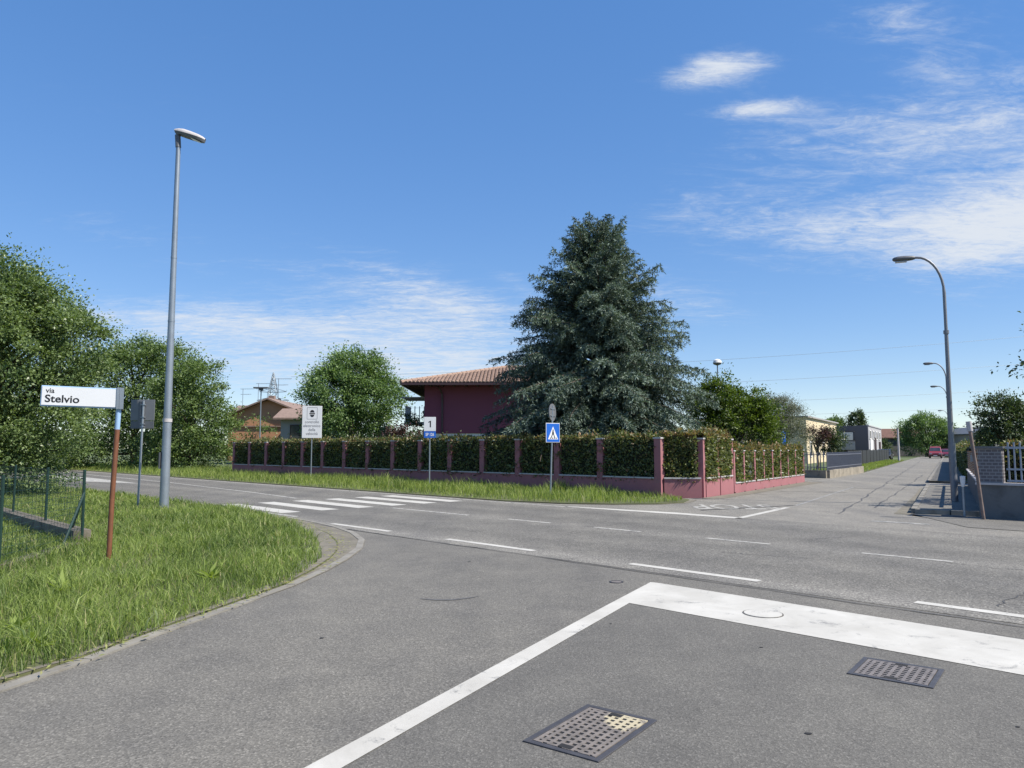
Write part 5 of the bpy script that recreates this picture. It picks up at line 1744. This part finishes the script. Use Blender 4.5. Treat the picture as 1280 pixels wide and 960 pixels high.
tree('poplar_tree', (74.4, 160), 'slender dark poplar standing up behind the slate grey building',
     [(0, 0, 5.2, 1.7, 1.6, 3.6), (0.3, 0, 7.6, 1.1, 1.1, 2.0)], 170, 24, .38, M['lf_dark'], M['bark'], 58, .2, 7, .6, limbs=6)
tree('broadleaf_tree', (70.4, 162), 'round tree beside the poplar behind the slate grey building',
     [(0, 0, 5.2, 2.4, 2.2, 2.8), (-1.8, 0, 4.2, 1.6, 1.6, 2.4)], 190, 24, .38, M['lf_far'], M['bark'], 59, .2, 5, .7, limbs=6)
for i, (x, y, w_, h_) in enumerate(((84, 146, 5, 3.8), (92, 158, 5, 4.6), (70.5, 146, 3.2, 2.7))):
    tree('street_end_shrub', (x, y), ('shrub mass right of the big street end tree', 'taller shrub mass behind the red car', 'low shrub mass left of the big street end tree')[i],
         [(0, 0, h_ * .5, w_, 2.5, h_ * .55), (w_ * .4, 0, h_ * .7, w_ * .5, 2, h_ * .35)], 160, 24, .34, M['lf_dark'], M['bark'], 60 + i, .12, h_ * .6, .7, cat='shrub', limbs=5)

# far-off wood that closes the horizon
rng = np.random.default_rng(77)
n = 26000
a = rng.uniform(rad(-62), rad(62), n)
dd = rng.uniform(250, 275, n)
hh_ = 4.0 + 3.0 * vnoise(a * 300, a * 0, 5, 3) + 2.0 * vnoise(a * 300, a * 0, 1.7, 4)
C = np.stack([np.sin(a) * dd, np.cos(a) * dd, rng.random(n) ** .8 * hh_], 1)
D = rng.normal(size=(n, 3)); Nn = rng.normal(size=(n, 3)) + np.array([0, 0, .8])
ln = rng.uniform(.7, 1.4, n)
o = leaves('distant_woods', C, D, Nn, ln, ln * .7, np.clip(rng.normal(.4, .2, n), 0, 1), M['lf_dark'])
tag(o, 'low distant line of woods closing the horizon', 'woods', kind='stuff')

# ------------------------------------------------------------------ grass
rng = np.random.default_rng(12)
def scatter(poly, n, weight=None):
    P_ = np.array(poly)
    lo_, hi_ = P_.min(0), P_.max(0)
    X = rng.uniform(lo_[0], hi_[0], n); Y = rng.uniform(lo_[1], hi_[1], n)
    k = inside(poly, X, Y)
    X, Y = X[k], Y[k]
    if weight is not None:
        k = rng.random(len(X)) < weight(X, Y)
        X, Y = X[k], Y[k]
    return X, Y


# near verge: dense in front, thinner with distance, ragged over the kerb
near_g = [(-3.72, 1.5), (-3.42, 5.19), (-3.21, 5.77), (-3.04, 6.68), (-2.80, 7.78), (-2.63, 8.8), (-2.65, 9.8), (-2.74, 10.8), (-2.98, 11.7), (-3.3, 12.7), (-3.7, 13.8), (-4.25, 15.0), (-4.95, 16.3), (-5.75, 17.5),
          R(18.2, 8.72), R(26, 8.5), R(44, 8.4), (-29, 30), (-20, 18), (-8.5, 4), (-7.5, 1.5)]
def w_near(X, Y):
    d = np.hypot(X, Y)
    inview = (X > -0.74 * Y - 2.2)
    trod = np.exp(-(((X + 9.3) / 1.0) ** 2 + ((Y - 19.4) / .8) ** 2))
    ex = np.interp(Y, [p[1] for p in verge_edge], [p[0] for p in verge_edge]) - X
    rag = np.clip((ex + .06) / (.02 + .26 * vnoise(X, Y, .23, 9) ** 2), 0, 1)
    return np.clip(9.0 / d, .12, 1.0) ** 1.35 * inview * (1 - .75 * trod) * np.where(Y < 15, rag, 1)
X, Y = scatter(near_g, 1150000, w_near)
d = np.hypot(X, Y)
tuft = vnoise(X, Y, .55, 1) * .6 + vnoise(X + 9, Y, 1.9, 2) * .6
h = (.055 + .20 * tuft * rng.uniform(.35, 1.25, len(X)))
h *= np.where(rng.random(len(X)) < .06, 1.45, 1.0)
w = np.clip(.0024 + d * .00034, .003, .013) * rng.uniform(.6, 1.6, len(X))
w = np.where(rng.random(len(X)) < .07, w * 2.6, w)
print('near blades', len(X))
grass('near_verge_grass', X, Y, np.full(len(X), .015), h, w, .9, M['lf_grass'], 14, 'lush uneven grass of the corner verge around the street sign')
X, Y = scatter([R(15.9, 15.82), R(14.2, 16.3), R(13.0, 17.1), R(12.3, 18.0), R(12.05, 19.0), R(12.6, 20.1), R(13.4, 20.5), R(31, 20.6), R(31, 23.5), R(75, 24), R(75, 15.85)], 620000, lambda x, y: np.clip(26 / np.hypot(x, y), .1, 1) ** 1.2 * .55)
s_ = (Y - X) * SQ; q_ = (X + Y) * SQ
edge = np.clip((q_ - 15.8) / 1.3, .25, 1)
h = (.16 + .40 * vnoise(X, Y, .8, 7) * rng.uniform(.5, 1.25, len(X))) * edge * np.clip((s_ - 12.0 + .0 * q_) / 2.5, .35, 1)
w = .0085 + np.hypot(X, Y) * .00022 * rng.uniform(.6, 1.5, len(X))
print('far blades', len(X))
grass('far_verge_grass', X, Y, np.full(len(X), .02), h, w, .5, M['lf_grass_far'], 15, 'long grass strip between the main road and the pink wall')
X, Y = scatter(STREET_V, 60000)
grass('street_verge_grass', X, Y, np.full(len(X), .03), rng.uniform(.08, .22, len(X)), rng.uniform(.02, .04, len(X)), .5, M['lf_grass_far'], 16, 'mown grass verge along the left of the far street')
# dry litter and broad weeds at the verge foot
n = 420
k = rng.integers(2, len(verge_edge) - 1, n); u = rng.random(n)
VE = np.array(verge_edge)
Pp = VE[k] + (VE[k + 1 - 1 * (k == len(verge_edge) - 1)] - VE[k]) * u[:, None] + rng.normal(0, .09, (n, 2)) + np.array([.02, 0])
C = np.concatenate([Pp, np.full((n, 1), .036)], 1)
D = np.concatenate([rng.normal(size=(n, 2)), rng.uniform(0, .25, (n, 1))], 1)
ln = rng.uniform(.03, .09, n)
o = leaves('dry_litter', C, D, np.tile([[0, 0, 1.0]], (n, 1)) + rng.normal(0, .2, (n, 3)), ln, ln * .22, rng.uniform(.85, 1, n), M['lf_grass'])
tag(o, 'dry grass litter along the verge kerb', 'litter', kind='stuff')
def weed(x, y, n, size, label, seed):
    r2 = np.random.default_rng(seed)
    root = thing('broadleaf_weed', (x, y, .02), label, 'weed', group='broad-leaved weeds in the corner verge')
    a = r2.random(n) * 2 * math.pi
    D = np.stack([np.cos(a), np.sin(a), r2.uniform(.25, 1.3, n)], 1)
    Nn = np.stack([-np.cos(a) * .6, -np.sin(a) * .6, np.ones(n)], 1)
    ln = size * r2.uniform(.6, 1.15, n)
    leaves('leaves', r2.normal(0, .015, (n, 3)) + np.array([0, 0, .03]), D, Nn, ln, ln * .24, r2.uniform(.45, .78, n), M['lf_grass'], root)
weed(-3.72, 5.95, 18, .21, 'broad-leaved weed rosette at the kerb in the lower left', 5)
weed(-4.25, 6.5, 16, .18, 'broad-leaved weed deeper in the grass behind the lower left rosette', 6)
weed(-3.55, 8.9, 22, .22, 'broad-leaved weed in the middle of the corner verge', 7)
weed(-4.9, 8.2, 20, .24, 'broad-leaved weed in the grass before the rust-brown sign pole', 8)
